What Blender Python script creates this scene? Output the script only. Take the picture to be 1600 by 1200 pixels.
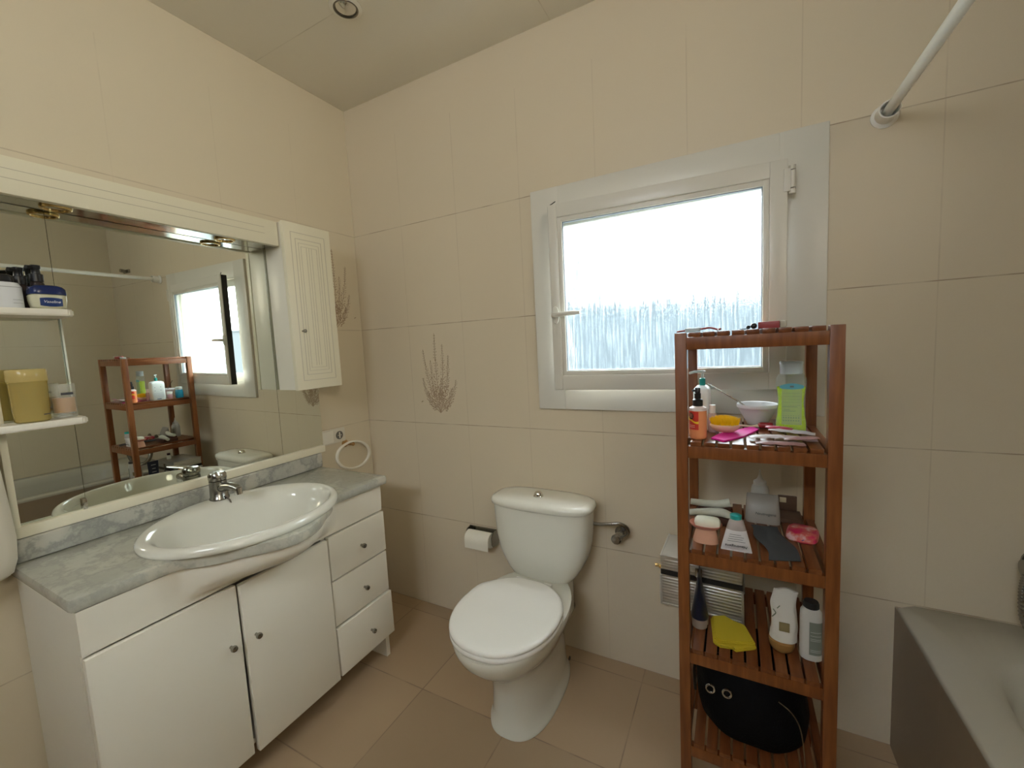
import bpy, bmesh, math, random
from math import sin, cos, pi, radians, sqrt
from mathutils import Vector, Matrix, noise
random.seed(7)
for o in list(bpy.data.objects): bpy.data.objects.remove(o)
SC = bpy.context.scene
COL = SC.collection

# ------------------------------------------------------------------ camera
cam_d = bpy.data.cameras.new('camera'); cam = bpy.data.objects.new('camera', cam_d); COL.objects.link(cam)
cam_d.sensor_width = 36.0; cam_d.sensor_fit = 'HORIZONTAL'; cam_d.lens = 36.0*652.65/1600.0
cam_d.clip_start = 0.02; cam_d.clip_end = 200
RX, RZ, RR = radians(84.7323), radians(28.1273), radians(-2.925)
cam.matrix_world = (Matrix.Translation((1.633, -1.502, 1.2382)) @ Matrix.Rotation(RZ, 4, 'Z')
                    @ Matrix.Rotation(RX, 4, 'X') @ Matrix.Rotation(RR, 4, 'Z'))
SC.camera = cam
# ------------------------------------------------------------------ world, light, exposure
SC.view_settings.view_transform = 'Standard'; SC.view_settings.look = 'None'
SC.view_settings.gamma = 1.0; SC.view_settings.use_curve_mapping = False
SC.view_settings.exposure = -0.2
SKY_LOW, SKY_HIGH = 14.0, 34.0
w = bpy.data.worlds.new('sky'); SC.world = w; w.use_nodes = True
nt = w.node_tree; bg = nt.nodes['Background']
tc = nt.nodes.new('ShaderNodeTexCoord'); sx = nt.nodes.new('ShaderNodeSeparateXYZ')
nt.links.new(tc.outputs['Generated'], sx.inputs[0])
mr = nt.nodes.new('ShaderNodeMapRange'); mr.interpolation_type = 'SMOOTHSTEP'
mr.inputs[1].default_value = .26; mr.inputs[2].default_value = .60
mr.inputs[3].default_value = SKY_LOW; mr.inputs[4].default_value = SKY_HIGH
nt.links.new(sx.outputs[2], mr.inputs[0]); nt.links.new(mr.outputs[0], bg.inputs[1])
bg.inputs[0].default_value = (.90, .96, 1.0, 1)

def area(name, loc, rot, sx_, sy_, power, color, portal=False):
    d = bpy.data.lights.new(name, 'AREA'); d.shape = 'RECTANGLE'; d.size = sx_; d.size_y = sy_
    d.energy = power; d.color = color
    o = bpy.data.objects.new(name, d); COL.objects.link(o); o.location = loc; o.rotation_euler = rot
    if portal: d.cycles.is_portal = True
    return o
# the window is where the daylight comes in: a light portal in its opening
area('window_portal', (1.41, .16, 1.395), (-pi/2, 0, 0), .80, .72, 1, (1, 1, 1), True)

# added fill light, unseen, high by the right wall behind the camera
sl = area('side_fill_light', (2.725, -1.95, 1.95), (0, 0, 0), .75, .50, 13, (1.0, .91, .74))
sl.rotation_euler = (Vector((0.0, -.55, 2.15))-sl.location).to_track_quat('-Z', 'Y').to_euler()
sl.data.spread = radians(105)      # narrowed beam keeps the fill off the right of the window wall

# ------------------------------------------------------------------ helpers
ORG = {}
def bmnew(): return bmesh.new()
def tag(o, label=None, cat=None, group=None, kind=None):
    if label: o['label'] = label
    if cat: o['category'] = cat
    if group: o['group'] = group
    if kind: o['kind'] = kind
    return o
def thing(name, label, cat, loc=(0, 0, 0), rot=(0, 0, 0), group=None):
    o = bpy.data.objects.new(name, None); COL.objects.link(o); o.empty_display_size = .02
    o.location = loc; o.rotation_euler = rot
    ORG[o.name] = Vector(loc); return tag(o, label, cat, group)
def mesh(name, bm, mat, parent=None, smooth=True, local=False, org=None, angle=40, label=None):
    """one mesh object; world coordinates unless local=True"""
    if parent is not None: off = ORG[parent.name]
    else: off = Vector(org) if org is not None else Vector((0, 0, 0))
    if not local: bmesh.ops.translate(bm, verts=bm.verts, vec=-off)
    bmesh.ops.recalc_face_normals(bm, faces=bm.faces)
    me = bpy.data.meshes.new(name); bm.to_mesh(me); bm.free()
    mats = mat if isinstance(mat, (list, tuple)) else [mat]
    for m in mats: me.materials.append(m)
    if smooth:
        me.shade_smooth()
        me.set_sharp_from_angle(angle=radians(angle))
    o = bpy.data.objects.new(name, me); COL.objects.link(o)
    if parent is not None: o.parent = parent
    else: o.location = off
    ORG[o.name] = off
    if label: o['label'] = label
    return o
def box(bm, x0, x1, y0, y1, z0, z1, bev=0.0, seg=2, mi=0, M=None):
    t = bmesh.new()
    vs = [t.verts.new((x, y, z)) for x in (x0, x1) for y in (y0, y1) for z in (z0, z1)]
    for f in ((0, 1, 3, 2), (4, 6, 7, 5), (0, 4, 5, 1), (2, 3, 7, 6), (0, 2, 6, 4), (1, 5, 7, 3)):
        t.faces.new([vs[i] for i in f])
    if bev > 0: bmesh.ops.bevel(t, geom=list(t.edges), offset=bev, segments=seg, affect='EDGES', profile=.6)
    merge(bm, t, mi, M)
def merge(bm, t, mi=0, M=None):
    mp = {}
    for v in t.verts: mp[v] = bm.verts.new(M @ v.co if M else v.co)
    for f in t.faces:
        try:
            nf = bm.faces.new([mp[v] for v in f.verts]); nf.material_index = mi if mi else f.material_index
        except ValueError: pass
    t.free()
def loft(bm, rings, cap0=True, cap1=True, closed=True, mi=0):
    vr = [[bm.verts.new(p) for p in r] for r in rings]
    n = len(vr[0])
    for a, b in zip(vr[:-1], vr[1:]):
        for i in range(n if closed else n-1):
            j = (i+1) % n
            f = bm.faces.new((a[i], a[j], b[j], b[i])); f.material_index = mi
    if cap0: f = bm.faces.new(vr[0][::-1]); f.material_index = mi
    if cap1: f = bm.faces.new(vr[-1]); f.material_index = mi
    return vr
def lathe(bm, prof, c=(0, 0, 0), n=32, axis='z', mi=0, cap0=True, cap1=True, sx=1, sy=1):
    rings = []
    for r, h in prof:
        ring = []
        for i in range(n):
            a = 2*pi*i/n; u, v = r*cos(a)*sx, r*sin(a)*sy
            p = (u, v, h) if axis == 'z' else ((h, u, v) if axis == 'x' else (u, h, v))
            ring.append((p[0]+c[0], p[1]+c[1], p[2]+c[2]))
        rings.append(ring)
    loft(bm, rings, cap0, cap1, mi=mi)
def sq_ring(cx, cy, z, a, b, e=2.0, n=48, ph=0):
    out = []
    for i in range(n):
        t = 2*pi*i/n+ph; c, s = cos(t), sin(t)
        out.append((cx+a*math.copysign(abs(c)**(2/e), c), cy+b*math.copysign(abs(s)**(2/e), s), z))
    return out
def tube(bm, pts, r, n=12, mi=0, cap=True):
    pts = [Vector(p) for p in pts]; rs = r if isinstance(r, (list, tuple)) else [r]*len(pts)
    rings = []; up = None
    for i, p in enumerate(pts):
        d = (pts[min(i+1, len(pts)-1)]-pts[max(i-1, 0)]).normalized()
        if up is None:
            up = Vector((0, 0, 1)) if abs(d.z) < .9 else Vector((1, 0, 0))
        s = d.cross(up).normalized(); up = s.cross(d).normalized()
        rings.append([p+rs[i]*(s*cos(2*pi*k/n)+up*sin(2*pi*k/n)) for k in range(n)])
    loft(bm, rings, cap, cap, mi=mi)
def curve_pts(ctrl, n=8):
    P = [Vector(p) for p in ctrl]; P = [P[0]*2-P[1]]+P+[P[-1]*2-P[-2]]; out = []
    for i in range(1, len(P)-2):
        for k in range(n):
            t = k/n; a, b, c, d = P[i-1], P[i], P[i+1], P[i+2]
            out.append(.5*((2*b)+(c-a)*t+(2*a-5*b+4*c-d)*t*t+(3*b-a-3*c+d)*t**3))
    out.append(P[-2]); return out
def torus(bm, c, R, r, axis='x', n=48, m=12, sx=1, sy=1, mi=0):
    rings = []
    for i in range(n):
        a = 2*pi*i/n; ring = []
        for k in range(m):
            b = 2*pi*k/m; rr = R+r*cos(b); u, v, h = rr*cos(a)*sx, rr*sin(a)*sy, r*sin(b)
            p = (h, u, v) if axis == 'x' else ((u, h, v) if axis == 'y' else (u, v, h))
            ring.append((c[0]+p[0], c[1]+p[1], c[2]+p[2]))
        rings.append(ring)
    rings.append(rings[0])
    vr = [[bm.verts.new(p) for p in r_] for r_ in rings[:-1]]; vr.append(vr[0])
    for a_, b_ in zip(vr[:-1], vr[1:]):
        for i in range(m):
            f = bm.faces.new((a_[i], a_[(i+1) % m], b_[(i+1) % m], b_[i])); f.material_index = mi
def text_part(name, body, size, mat, parent, loc, rot, extrude=.0002, shear=0, local=True, width=None):
    c = bpy.data.curves.new(name, 'FONT'); c.body = body; c.size = size; c.extrude = extrude; c.shear = shear
    c.align_x = 'CENTER'; c.align_y = 'CENTER'; c.resolution_u = 3
    t = bpy.data.objects.new(name+'_tmp', c); COL.objects.link(t)
    dg = bpy.context.evaluated_depsgraph_get(); me = bpy.data.meshes.new_from_object(t.evaluated_get(dg))
    bpy.data.objects.remove(t); bpy.data.curves.remove(c)
    me.materials.clear(); me.materials.append(mat); me.name = name
    o = bpy.data.objects.new(name, me); COL.objects.link(o)
    if parent is not None:
        o.parent = parent
    o.location = Vector(loc)-(ORG[parent.name] if (parent is not None and not local) else Vector((0, 0, 0)))
    o.rotation_euler = rot; return o

# ------------------------------------------------------------------ materials
def princ(name, col, rough=.5, metal=0, spec=.5, coat=0, trans=0, ior=1.45, alpha=1, emis=None, sub=0):
    m = bpy.data.materials.new(name); m.use_nodes = True
    b = m.node_tree.nodes['Principled BSDF']
    b.inputs['Base Color'].default_value = (*col, 1); b.inputs['Roughness'].default_value = rough
    b.inputs['Metallic'].default_value = metal; b.inputs['Specular IOR Level'].default_value = spec
    b.inputs['Coat Weight'].default_value = coat; b.inputs['Coat Roughness'].default_value = .05
    b.inputs['Transmission Weight'].default_value = trans; b.inputs['IOR'].default_value = ior
    b.inputs['Alpha'].default_value = alpha
    if sub: b.inputs['Subsurface Weight'].default_value = sub; b.inputs['Subsurface Radius'].default_value = (.01, .01, .01)
    return m
def N(m, t): return m.node_tree.nodes.new(t)
def L(m, a, b): m.node_tree.links.new(a, b)
def BS(m): return m.node_tree.nodes['Principled BSDF']
def math_(m, op, a, b=None):
    n = N(m, 'ShaderNodeMath'); n.operation = op
    for i, v in enumerate((a, b)):
        if v is None: continue
        if isinstance(v, (int, float)): n.inputs[i].default_value = v
        else: L(m, v, n.inputs[i])
    return n.outputs[0]
def mixc(m, fac, a, b):
    n = N(m, 'ShaderNodeMix'); n.data_type = 'RGBA'
    if isinstance(fac, (int, float)): n.inputs[0].default_value = fac
    else: L(m, fac, n.inputs[0])
    for i, v in ((6, a), (7, b)):
        if isinstance(v, tuple): n.inputs[i].default_value = (*v, 1)
        else: L(m, v, n.inputs[i])
    return n.outputs[2]
def noise_(m, scale, detail=3, vec=None, rough=.5, sc=None):
    n = N(m, 'ShaderNodeTexNoise'); n.inputs['Scale'].default_value = scale
    n.inputs['Detail'].default_value = detail; n.inputs['Roughness'].default_value = rough
    g = N(m, 'ShaderNodeNewGeometry') if vec is None else None
    src = vec if vec is not None else g.outputs['Position']
    if sc:
        mp = N(m, 'ShaderNodeMapping'); mp.inputs['Scale'].default_value = sc; L(m, src, mp.inputs[0]); src = mp.outputs[0]
    L(m, src, n.inputs['Vector']); return n.outputs[0]
def ramp(m, fac, stops):
    n = N(m, 'ShaderNodeValToRGB'); L(m, fac, n.inputs[0])
    el = n.color_ramp.elements
    while len(el) < len(stops): el.new(.5)
    for e, (p, c) in zip(el, stops): e.position = p; e.color = (*c, 1)
    return n.outputs[0]
def bump(m, h, strength=.2, dist=.002):
    n = N(m, 'ShaderNodeBump'); n.inputs['Strength'].default_value = strength; n.inputs['Distance'].default_value = dist
    L(m, h, n.inputs['Height']); L(m, n.outputs[0], BS(m).inputs['Normal']); return n
def tile_mat(name, base, alt, grout, ax, offs, pitch, width, rough, gstr=1.0, vstr=.5, cell=.0, top=None):
    """ax: two of 'xyz'; offs and pitch per axis; width of the joint; vstr: how visible the first axis' joints are"""
    m = princ(name, base, rough)
    g = N(m, 'ShaderNodeNewGeometry'); s = N(m, 'ShaderNodeSeparateXYZ'); L(m, g.outputs['Position'], s.inputs[0])
    lines = []; cells = []
    for a, o, p in zip(ax, offs, pitch):
        q = math_(m, 'DIVIDE', math_(m, 'SUBTRACT', s.outputs['xyz'.index(a)], o), p)
        cells.append(math_(m, 'FLOOR', q))
        fr = math_(m, 'FRACT', math_(m, 'ADD', q, .5))
        d = math_(m, 'MULTIPLY', math_(m, 'ABSOLUTE', math_(m, 'SUBTRACT', fr, .5)), p)
        mr = N(m, 'ShaderNodeMapRange'); mr.inputs[1].default_value = width*.5; mr.inputs[2].default_value = width*.5+.0008
        mr.inputs[3].default_value = 1; mr.inputs[4].default_value = 0; L(m, d, mr.inputs[0]); lines.append(mr.outputs[0])
    mask = math_(m, 'MAXIMUM', math_(m, 'MULTIPLY', lines[0], vstr), math_(m, 'MULTIPLY', lines[1], gstr))
    brk = noise_(m, 9, 2)
    mrb = N(m, 'ShaderNodeMapRange'); mrb.inputs[1].default_value = .38; mrb.inputs[2].default_value = .58
    mrb.inputs[3].default_value = .35; mrb.inputs[4].default_value = 1; L(m, brk, mrb.inputs[0])
    mask = math_(m, 'MULTIPLY', mask, mrb.outputs[0])
    if top: mask = math_(m, 'MULTIPLY', mask, math_(m, 'LESS_THAN', s.outputs[2], top))
    c = mixc(m, noise_(m, 2.2, 4), base, alt)
    if cell:
        cb = N(m, 'ShaderNodeCombineXYZ'); L(m, cells[0], cb.inputs[0]); L(m, cells[1], cb.inputs[1])
        wn = N(m, 'ShaderNodeTexWhiteNoise'); L(m, cb.outputs[0], wn.inputs[0])
        dark = tuple(v*(1-cell) for v in alt)
        c = mixc(m, math_(m, 'MULTIPLY', wn.outputs[0], .9), c, dark)
    fine = noise_(m, 260, 2, sc=(1, 1, 1))
    c2 = mixc(m, math_(m, 'MULTIPLY', fine, .10), c, tuple(v*.75 for v in base))
    L(m, mixc(m, mask, c2, grout), BS(m).inputs['Base Color'])
    h = math_(m, 'SUBTRACT', math_(m, 'MULTIPLY', fine, .15), mask)
    bump(m, h, .35, .0012)
    return m

WALLB = (.67, .575, .425); WALLA = (.685, .595, .45); GROUT = (.36, .27, .18)
M = {}
M['wall_b'] = tile_mat('beige_tiles_window_wall', WALLB, WALLA, GROUT, 'xz', (0.003, 0), (.3, .45), .0022, .34, .9, .26, top=2.2)
M['wall_l'] = tile_mat('beige_tiles_mirror_wall', (.71, .625, .465), (.725, .645, .49), GROUT, 'yz', (0, 0), (.3, .45), .0022, .30, .5, .12, top=2.2)
M['ceil'] = tile_mat('ceiling_panels', (.78, .73, .61), (.79, .745, .63), (.5, .44, .33), 'xy', (.0, -.417), (1.058, 1.2), .003, .45, .6, .6)
M['floor'] = tile_mat('floor_tiles', (.45, .315, .19), (.50, .37, .235), (.27, .19, .13), 'xy', (.264, -.067), (.3575, .3585), .003, .38, .9, .9, .22)
M['cream'] = princ('cream_lacquer', (.80, .765, .66), .32)
M['cream_w'] = princ('cream_brushed_wood', (.80, .755, .585), .38)
bump(M['cream_w'], noise_(M['cream_w'], 60, 4, sc=(1, 1, .05)), .25, .001)
M['pvc'] = princ('white_window_frame', (.68, .655, .585), .28)
M['seal'] = princ('black_rubber', (.02, .02, .02), .5)
M['china'] = princ('white_china', (.71, .70, .615), .07, coat=.4)
M['seatp'] = princ('toilet_plastic', (.85, .84, .79), .16)
M['chrome'] = princ('chrome', (.72, .72, .70), .12, metal=1)
M['chrome_d'] = princ('worn_chrome', (.34, .33, .30), .24, metal=1)
M['gold'] = princ('brass', (.80, .58, .25), .2, metal=1)
M['mirror'] = princ('mirror_glass', (.80, .83, .76), .0, metal=1)
M['black'] = princ('black_plastic', (.012, .012, .013), .35)
M['blackf'] = princ('black_fabric', (.003, .003, .0035), .8, spec=.15)
bump(M['blackf'], noise_(M['blackf'], 180, 4), .6, .003)
M['white'] = princ('white_plastic', (.87, .86, .82), .3)
M['enamel'] = princ('tub_enamel', (.50, .475, .40), .22)
M['enamel_in'] = M['enamel']
M['paper'] = princ('toilet_paper', (.82, .79, .68), .85)
# wood
m = M['wood'] = princ('orange_brown_wood', (.3, .1, .03), .38)
c = ramp(m, noise_(m, 14, 5, sc=(6, 6, .6)), [(.25, (.13, .036, .009)), (.5, (.19, .060, .015)), (.75, (.25, .088, .025))])
L(m, c, BS(m).inputs['Base Color'])
m = M['wood_s'] = princ('orange_brown_wood_slats', (.3, .1, .03), .30)
c = ramp(m, noise_(m, 14, 5, sc=(6, .6, 6)), [(.25, (.11, .032, .010)), (.5, (.16, .050, .015)), (.75, (.21, .074, .024))])
L(m, c, BS(m).inputs['Base Color'])
# marble
def marble(name, a, b, vein, sc, rough=.16):
    m = princ(name, a, rough)
    n1 = noise_(m, 5.5*sc, 6, rough=.6); n2 = noise_(m, 11*sc, 8, rough=.65)
    base = mixc(m, ramp(m, n1, [(.38, (0, 0, 0)), (.62, (1, 1, 1))]), a, b)
    v = ramp(m, n2, [(.44, (0, 0, 0)), (.50, (1, 1, 1)), (.56, (0, 0, 0))])
    L(m, mixc(m, math_(m, 'MULTIPLY', v, .55), base, vein), BS(m).inputs['Base Color'])
    return m
M['marble'] = marble('grey_white_marble', (.54, .525, .44), (.41, .41, .35), (.33, .33, .29), 1.0)
M['marble_b'] = marble('blue_grey_marble', (.54, .53, .46), (.33, .335, .30), (.20, .21, .20), .9)
# aluminium with horizontal ribs
m = M['alu'] = princ('ribbed_aluminium', (.62, .61, .57), .33, metal=.85)
g = N(m, 'ShaderNodeNewGeometry'); s = N(m, 'ShaderNodeSeparateXYZ'); L(m, g.outputs['Position'], s.inputs[0])
sw = math_(m, 'SINE', math_(m, 'MULTIPLY', s.outputs[2], 2*pi/.009)); bump(m, sw, .5, .0012)
# window glass: rain-textured obscure glass
m = M['glass'] = bpy.data.materials.new('textured_window_glass'); m.use_nodes = True
m.node_tree.nodes.remove(BS(m)); out = m.node_tree.nodes['Material Output']
tr = N(m, 'ShaderNodeBsdfTransparent'); tr.inputs[0].default_value = (.93, .97, .97, 1)
rf = N(m, 'ShaderNodeBsdfRefraction'); rf.inputs['Roughness'].default_value = .05; rf.inputs['IOR'].default_value = 1.12
rf.inputs[0].default_value = (.92, .97, .98, 1)
tl = N(m, 'ShaderNodeBsdfTranslucent'); tl.inputs[0].default_value = (.85, .93, .95, 1)
gl = N(m, 'ShaderNodeBsdfGlossy'); gl.inputs['Roughness'].default_value = .15
st = noise_(m, 1, 5, sc=(150, 1, 7), rough=.7)
bn = N(m, 'ShaderNodeBump'); bn.inputs['Strength'].default_value = 1.0; bn.inputs['Distance'].default_value = .03
L(m, st, bn.inputs['Height']); L(m, bn.outputs[0], rf.inputs['Normal'])
m1 = N(m, 'ShaderNodeMixShader')
L(m, ramp(m, st, [(.42, (.05, .05, .05)), (.56, (.7, .7, .7))]), m1.inputs[0]); L(m, tr.outputs[0], m1.inputs[1]); L(m, rf.outputs[0], m1.inputs[2])
m2 = N(m, 'ShaderNodeMixShader'); L(m, ramp(m, st, [(.44, (.001, .001, .001)), (.52, (.014, .014, .014)), (.60, (.05, .05, .05))]), m2.inputs[0]); L(m, m1.outputs[0], m2.inputs[1]); L(m, tl.outputs[0], m2.inputs[2])
m3 = N(m, 'ShaderNodeMixShader'); m3.inputs[0].default_value = .05; L(m, m2.outputs[0], m3.inputs[1]); L(m, gl.outputs[0], m3.inputs[2])
L(m, m3.outputs[0], out.inputs[0])
def clear(name, col, rough=.05, fac=.75):
    """thin clear or tinted plastic: mostly see-through, with a gloss"""
    m = bpy.data.materials.new(name); m.use_nodes = True
    b = BS(m); b.inputs['Base Color'].default_value = (*col, 1); b.inputs['Roughness'].default_value = rough
    out = m.node_tree.nodes['Material Output']
    t = N(m, 'ShaderNodeBsdfTransparent'); t.inputs[0].default_value = (*col, 1)
    x = N(m, 'ShaderNodeMixShader'); x.inputs[0].default_value = 1-fac
    L(m, t.outputs[0], x.inputs[1]); L(m, b.outputs[0], x.inputs[2]); L(m, x.outputs[0], out.inputs[0]); return m

# ------------------------------------------------------------------ room shell
XR, YB, ZC = 2.74, -2.6, 2.38
WX0, WX1, WZ0, WZ1 = 1.065, 1.750, 1.085, 1.705
def struct(name, bm, m, smooth=False): return tag(mesh(name, bm, m, smooth=smooth), kind='structure')
bm = bmnew(); box(bm, -.15, XR+.15, YB-.15, .12, -.12, 0); struct('floor', bm, M['floor'])
bm = bmnew(); box(bm, -.15, XR+.15, YB-.15, .12, ZC, ZC+.1); struct('ceiling', bm, M['ceil'])
bm = bmnew(); box(bm, -.15, 0, YB-.15, .12, 0, ZC); struct('wall_left', bm, M['wall_l'])
bm = bmnew(); box(bm, XR, XR+.15, YB-.15, .12, 0, ZC); struct('wall_right', bm, M['wall_l'])
bm = bmnew()
HX0, HX1 = WX0-.075, WX1+.02
box(bm, 0, HX0, 0, .12, 0, ZC); box(bm, HX1, XR, 0, .12, 0, ZC)
box(bm, HX0, HX1, 0, .12, 0, WZ0); box(bm, HX0, HX1, 0, .12, WZ1, ZC)
wall_back = struct('wall_back', bm, M['wall_b'])
bm = bmnew()
box(bm, 0, .74, YB-.12, YB, 0, ZC); box(bm, 1.76, XR, YB-.12, YB, 0, ZC); box(bm, .74, 1.76, YB-.12, YB, 2.26, ZC)
struct('wall_front', bm, princ('rear_wall_paint', (.22, .18, .125), .7))
bm = bmnew()
box(bm, .74, .80, YB-.13, YB+.015, 0, 2.28); box(bm, 1.70, 1.76, YB-.13, YB+.015, 0, 2.28); box(bm, .80, 1.70, YB-.13, YB+.015, 2.24, 2.28)
box(bm, .80, 1.70, YB-.13, YB+.015, 1.78, 1.82); box(bm, .80, 1.70, YB-.06, YB-.02, .004, 1.78)
struct('door_1', bm, princ('dark_brown_door', (.06, .04, .028), .5))

# raised plant motifs on the decorated tiles
M['relief'] = princ('tile_relief', (.40, .29, .19), .5)
def leaf(bm, c, a, ln, wd, th, axis):
    u = Vector((cos(a), 0, sin(a))) if axis == 'y' else Vector((0, cos(a), sin(a)))
    v = Vector((-sin(a), 0, cos(a))) if axis == 'y' else Vector((0, -sin(a), cos(a)))
    nrm = Vector((0, -1, 0)) if axis == 'y' else Vector((1, 0, 0))
    c = Vector(c); pts = []
    for t, wf in ((0, 0), (.3, 1), (.65, .8), (1, 0)):
        pts.append((t, wf))
    top = [c+u*ln*t+nrm*th*(.35+wf*.65) for t, wf in pts]
    l = [c+u*ln*t+v*wd*wf+nrm*.0001 for t, wf in pts]; r = [c+u*ln*t-v*wd*wf+nrm*.0001 for t, wf in pts]
    T = [bm.verts.new(p) for p in top]; A = [bm.verts.new(p) for p in l]; B = [bm.verts.new(p) for p in r]
    for i in range(3):
        bm.faces.new((T[i], T[i+1], A[i+1], A[i])); bm.faces.new((T[i+1], T[i], B[i], B[i+1]))
def sprig(bm, base, tip, axis, rnd, density=26, spread=.012, bend=.02):
    b, t = Vector(base), Vector(tip); d = t-b
    perp = Vector((-d.z, 0, d.x)) if axis == 'y' else Vector((0, -d.z, d.y)); perp.normalize()
    pts = [b+d*(k/12)+perp*bend*sin(pi*k/12) for k in range(13)]
    nrm = Vector((0, -.0006, 0)) if axis == 'y' else Vector((.0006, 0, 0))
    tube(bm, [p+nrm for p in pts], .0009, 5)
    for k in range(density):
        f = .18+.82*k/density; p = b+d*f+perp*bend*sin(pi*f)
        base_a = math.atan2(d.z, d.x if axis == 'y' else d.y)
        for sgn in (-1, 1):
            a = base_a+sgn*rnd.uniform(.35, 1.25); w = spread*(1.15-f*.75)
            leaf(bm, p+perp*sgn*rnd.uniform(0, w*.8)+nrm*0, a, rnd.uniform(.7, 1.3)*w, w*.16, .0016, axis)
def plant(name, cx, cz, axis, mirror=1, fixed=0.0):
    rnd = random.Random(3); bm = bmnew()
    def P(dx, dz): return (cx+dx*mirror, fixed, cz+dz) if axis == 'y' else (fixed, cx+dx*mirror, cz+dz)
    o = (0.005, -.16)
    for dx, dz, be in ((-.005, .20, .006), (-.075, .13, .014), (.065, .10, -.014), (-.035, .08, .01), (.035, .15, -.008), (.10, -.01, -.02), (-.085, .0, .02), (.075, -.05, -.012), (-.06, -.06, .012), (.02, .0, 0)):
        sprig(bm, P(*o), P(dx, dz), axis, rnd, 24, .013, be*mirror)
    for k in range(90):
        a = rnd.uniform(0, 2*pi); r = abs(rnd.gauss(0, .032))
        leaf(bm, P(.005+r*cos(a), -.075+r*1.1*sin(a)), rnd.uniform(0, 2*pi), rnd.uniform(.009, .016), .0022, .0018, axis)
    return tag(mesh(name, bm, M['relief']), kind='structure')
plant('trim_1', .452, 1.11, 'y')
plant('trim_2', -.145, 1.52, 'x', mirror=-1)

# ------------------------------------------------------------------ outside the window
M['render_out'] = princ('pale_blue_render', (.042, .051, .057), .9)
M['ground_out'] = princ('outside_paving', (.10, .11, .11), .9)
bm = bmnew(); box(bm, -9, 16, .6, 30, -.2, -.05)
struct('floor_outside', bm, M['ground_out'])
bm = bmnew(); box(bm, -10, 18, 9.0, 9.3, -.05, 2.12); box(bm, -10, 18, 8.97, 9.33, 2.12, 2.18)
o = mesh('garden_wall', bm, M['render_out'], smooth=False, org=(0, 9, 0))
tag(o, 'pale boundary wall blurred behind the textured window glass', 'wall')
ho = thing('neighbouring_house', 'pale blue house blurred through the left side of the window glass', 'house', (-5.2, 11, 0))
bm = bmnew(); box(bm, -7.5, -2.2, 10.2, 14, 0, 3.6); mesh('walls', bm, M['render_out'], ho, smooth=False)
bm = bmnew(); box(bm, -7.7, -2.0, 10.0, 14.2, 3.6, 3.75); mesh('roof', bm, M['render_out'], ho, smooth=False)

# ------------------------------------------------------------------ window
TX0, TX1, TZ0, TZ1 = .955, 1.867, .985, 1.808
bm = bmnew()
def frame(bm, x0, x1, z0, z1, ix0, ix1, iz0, iz1, y0, y1, bev=.002):
    box(bm, x0, ix0, y0, y1, z0, z1, bev); box(bm, ix1, x1, y0, y1, z0, z1, bev)
    box(bm, ix0-.001, ix1+.001, y0+.0002, y1, z0, iz0, bev); box(bm, ix0-.001, ix1+.001, y0+.0002, y1, iz1, z1, bev)
frame(bm, TX0, TX1, TZ0, TZ1, WX0, WX1, WZ0, WZ1, -.014, .002, .003)
frame(bm, WX0-.078, WX1+.022, WZ0-.01, WZ1+.01, WX0-.003, WX1-.012, WZ0+.047, WZ1-.040, .0022, .035, .002)
win = struct('window_1', bm, M['pvc'], smooth=True)
# sash: hinged on the right, standing a little open on the left
SWd, SH = .712, .650
TH = radians(3.3)
sash = thing('window_sash', 'white window sash with obscure glass, ajar on its left edge', 'window', (1.765, -.016, 1.069), (0, 0, TH))
def sash_part(name, fn, mat, smooth=True, par=None):
    b = bmnew(); fn(b); bmesh.ops.recalc_face_normals(b, faces=b.faces)
    return mesh(name, b, mat, par or sash, smooth, local=True)
def f_fr(b):
    g0, g1, h0, h1 = -.680+.012, -.056, .064, .592
    # outer frame with a stepped profile: face, lip, glazing bead
    box(b, -SWd, g0-.012, -.040, -.002, 0, SH, .004); box(b, g1+.012, 0, -.040, -.002, 0, SH, .004)
    box(b, g0-.013, g1+.013, -.0398, -.002, 0, h0-.012, .004); box(b, g0-.013, g1+.013, -.0398, -.002, h1+.012, SH, .004)
sash_part('sash_frame', f_fr, M['pvc'])
def f_bead(b):
    g0, g1, h0, h1 = -.680+.012, -.056, .064, .592
    for x0, x1, z0, z1 in ((g0-.014, g0+.004, h0-.014, h1+.014), (g1-.004, g1+.014, h0-.014, h1+.014), (g0, g1, h0-.014, h0+.004), (g0, g1, h1-.004, h1+.014)):
        box(b, x0, x1, -.034, -.012, z0, z1, .005)
sash_part('glazing_bead', f_bead, M['pvc'])
def f_seal(b):
    g0, g1, h0, h1 = -.664, -.060, .068, .588
    for x0, x1, z0, z1 in ((g0-.001, g0+.002, h0, h1), (g1-.002, g1+.001, h0, h1), (g0, g1, h0-.001, h0+.002), (g0, g1, h1-.002, h1+.001)):
        box(b, x0, x1, -.028, -.016, z0, z1)
sash_part('glass_seal', f_seal, princ('grey_glazing_seal', (.20, .22, .25), .5), False)
def f_glass(b): box(b, -.666, -.058, -.024, -.019, .066, .590)
sash_part('glass_pane', f_glass, M['glass'], False)
def f_edge(b): box(b, -SWd-.0012, -SWd+.001, -.034, -.004, .003, SH-.003)
sash_part('edge_seal', f_edge, M['seal'], False)
hd = sash_part('handle', lambda b: (lathe(b, [(.0, -.046), (.0125, -.046), (.0135, -.043), (.0135, -.039)], (-.696, 0, .268), 24, 'y', sx=1, sy=2.35)), M['pvc'])
def f_lever(b):
    tube(b, [(-.696, -.042, .268), (-.696, -.064, .268)], .0085, 14)
    tube(b, curve_pts([(-.700, -.064, .268), (-.690, -.069, .268), (-.66, -.068, .269), (-.625, -.066, .270), (-.602, -.064, .270)], 5), [.008]*5+[.0085]*6+[.0078]*6+[.0062]*4, 14)
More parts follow.
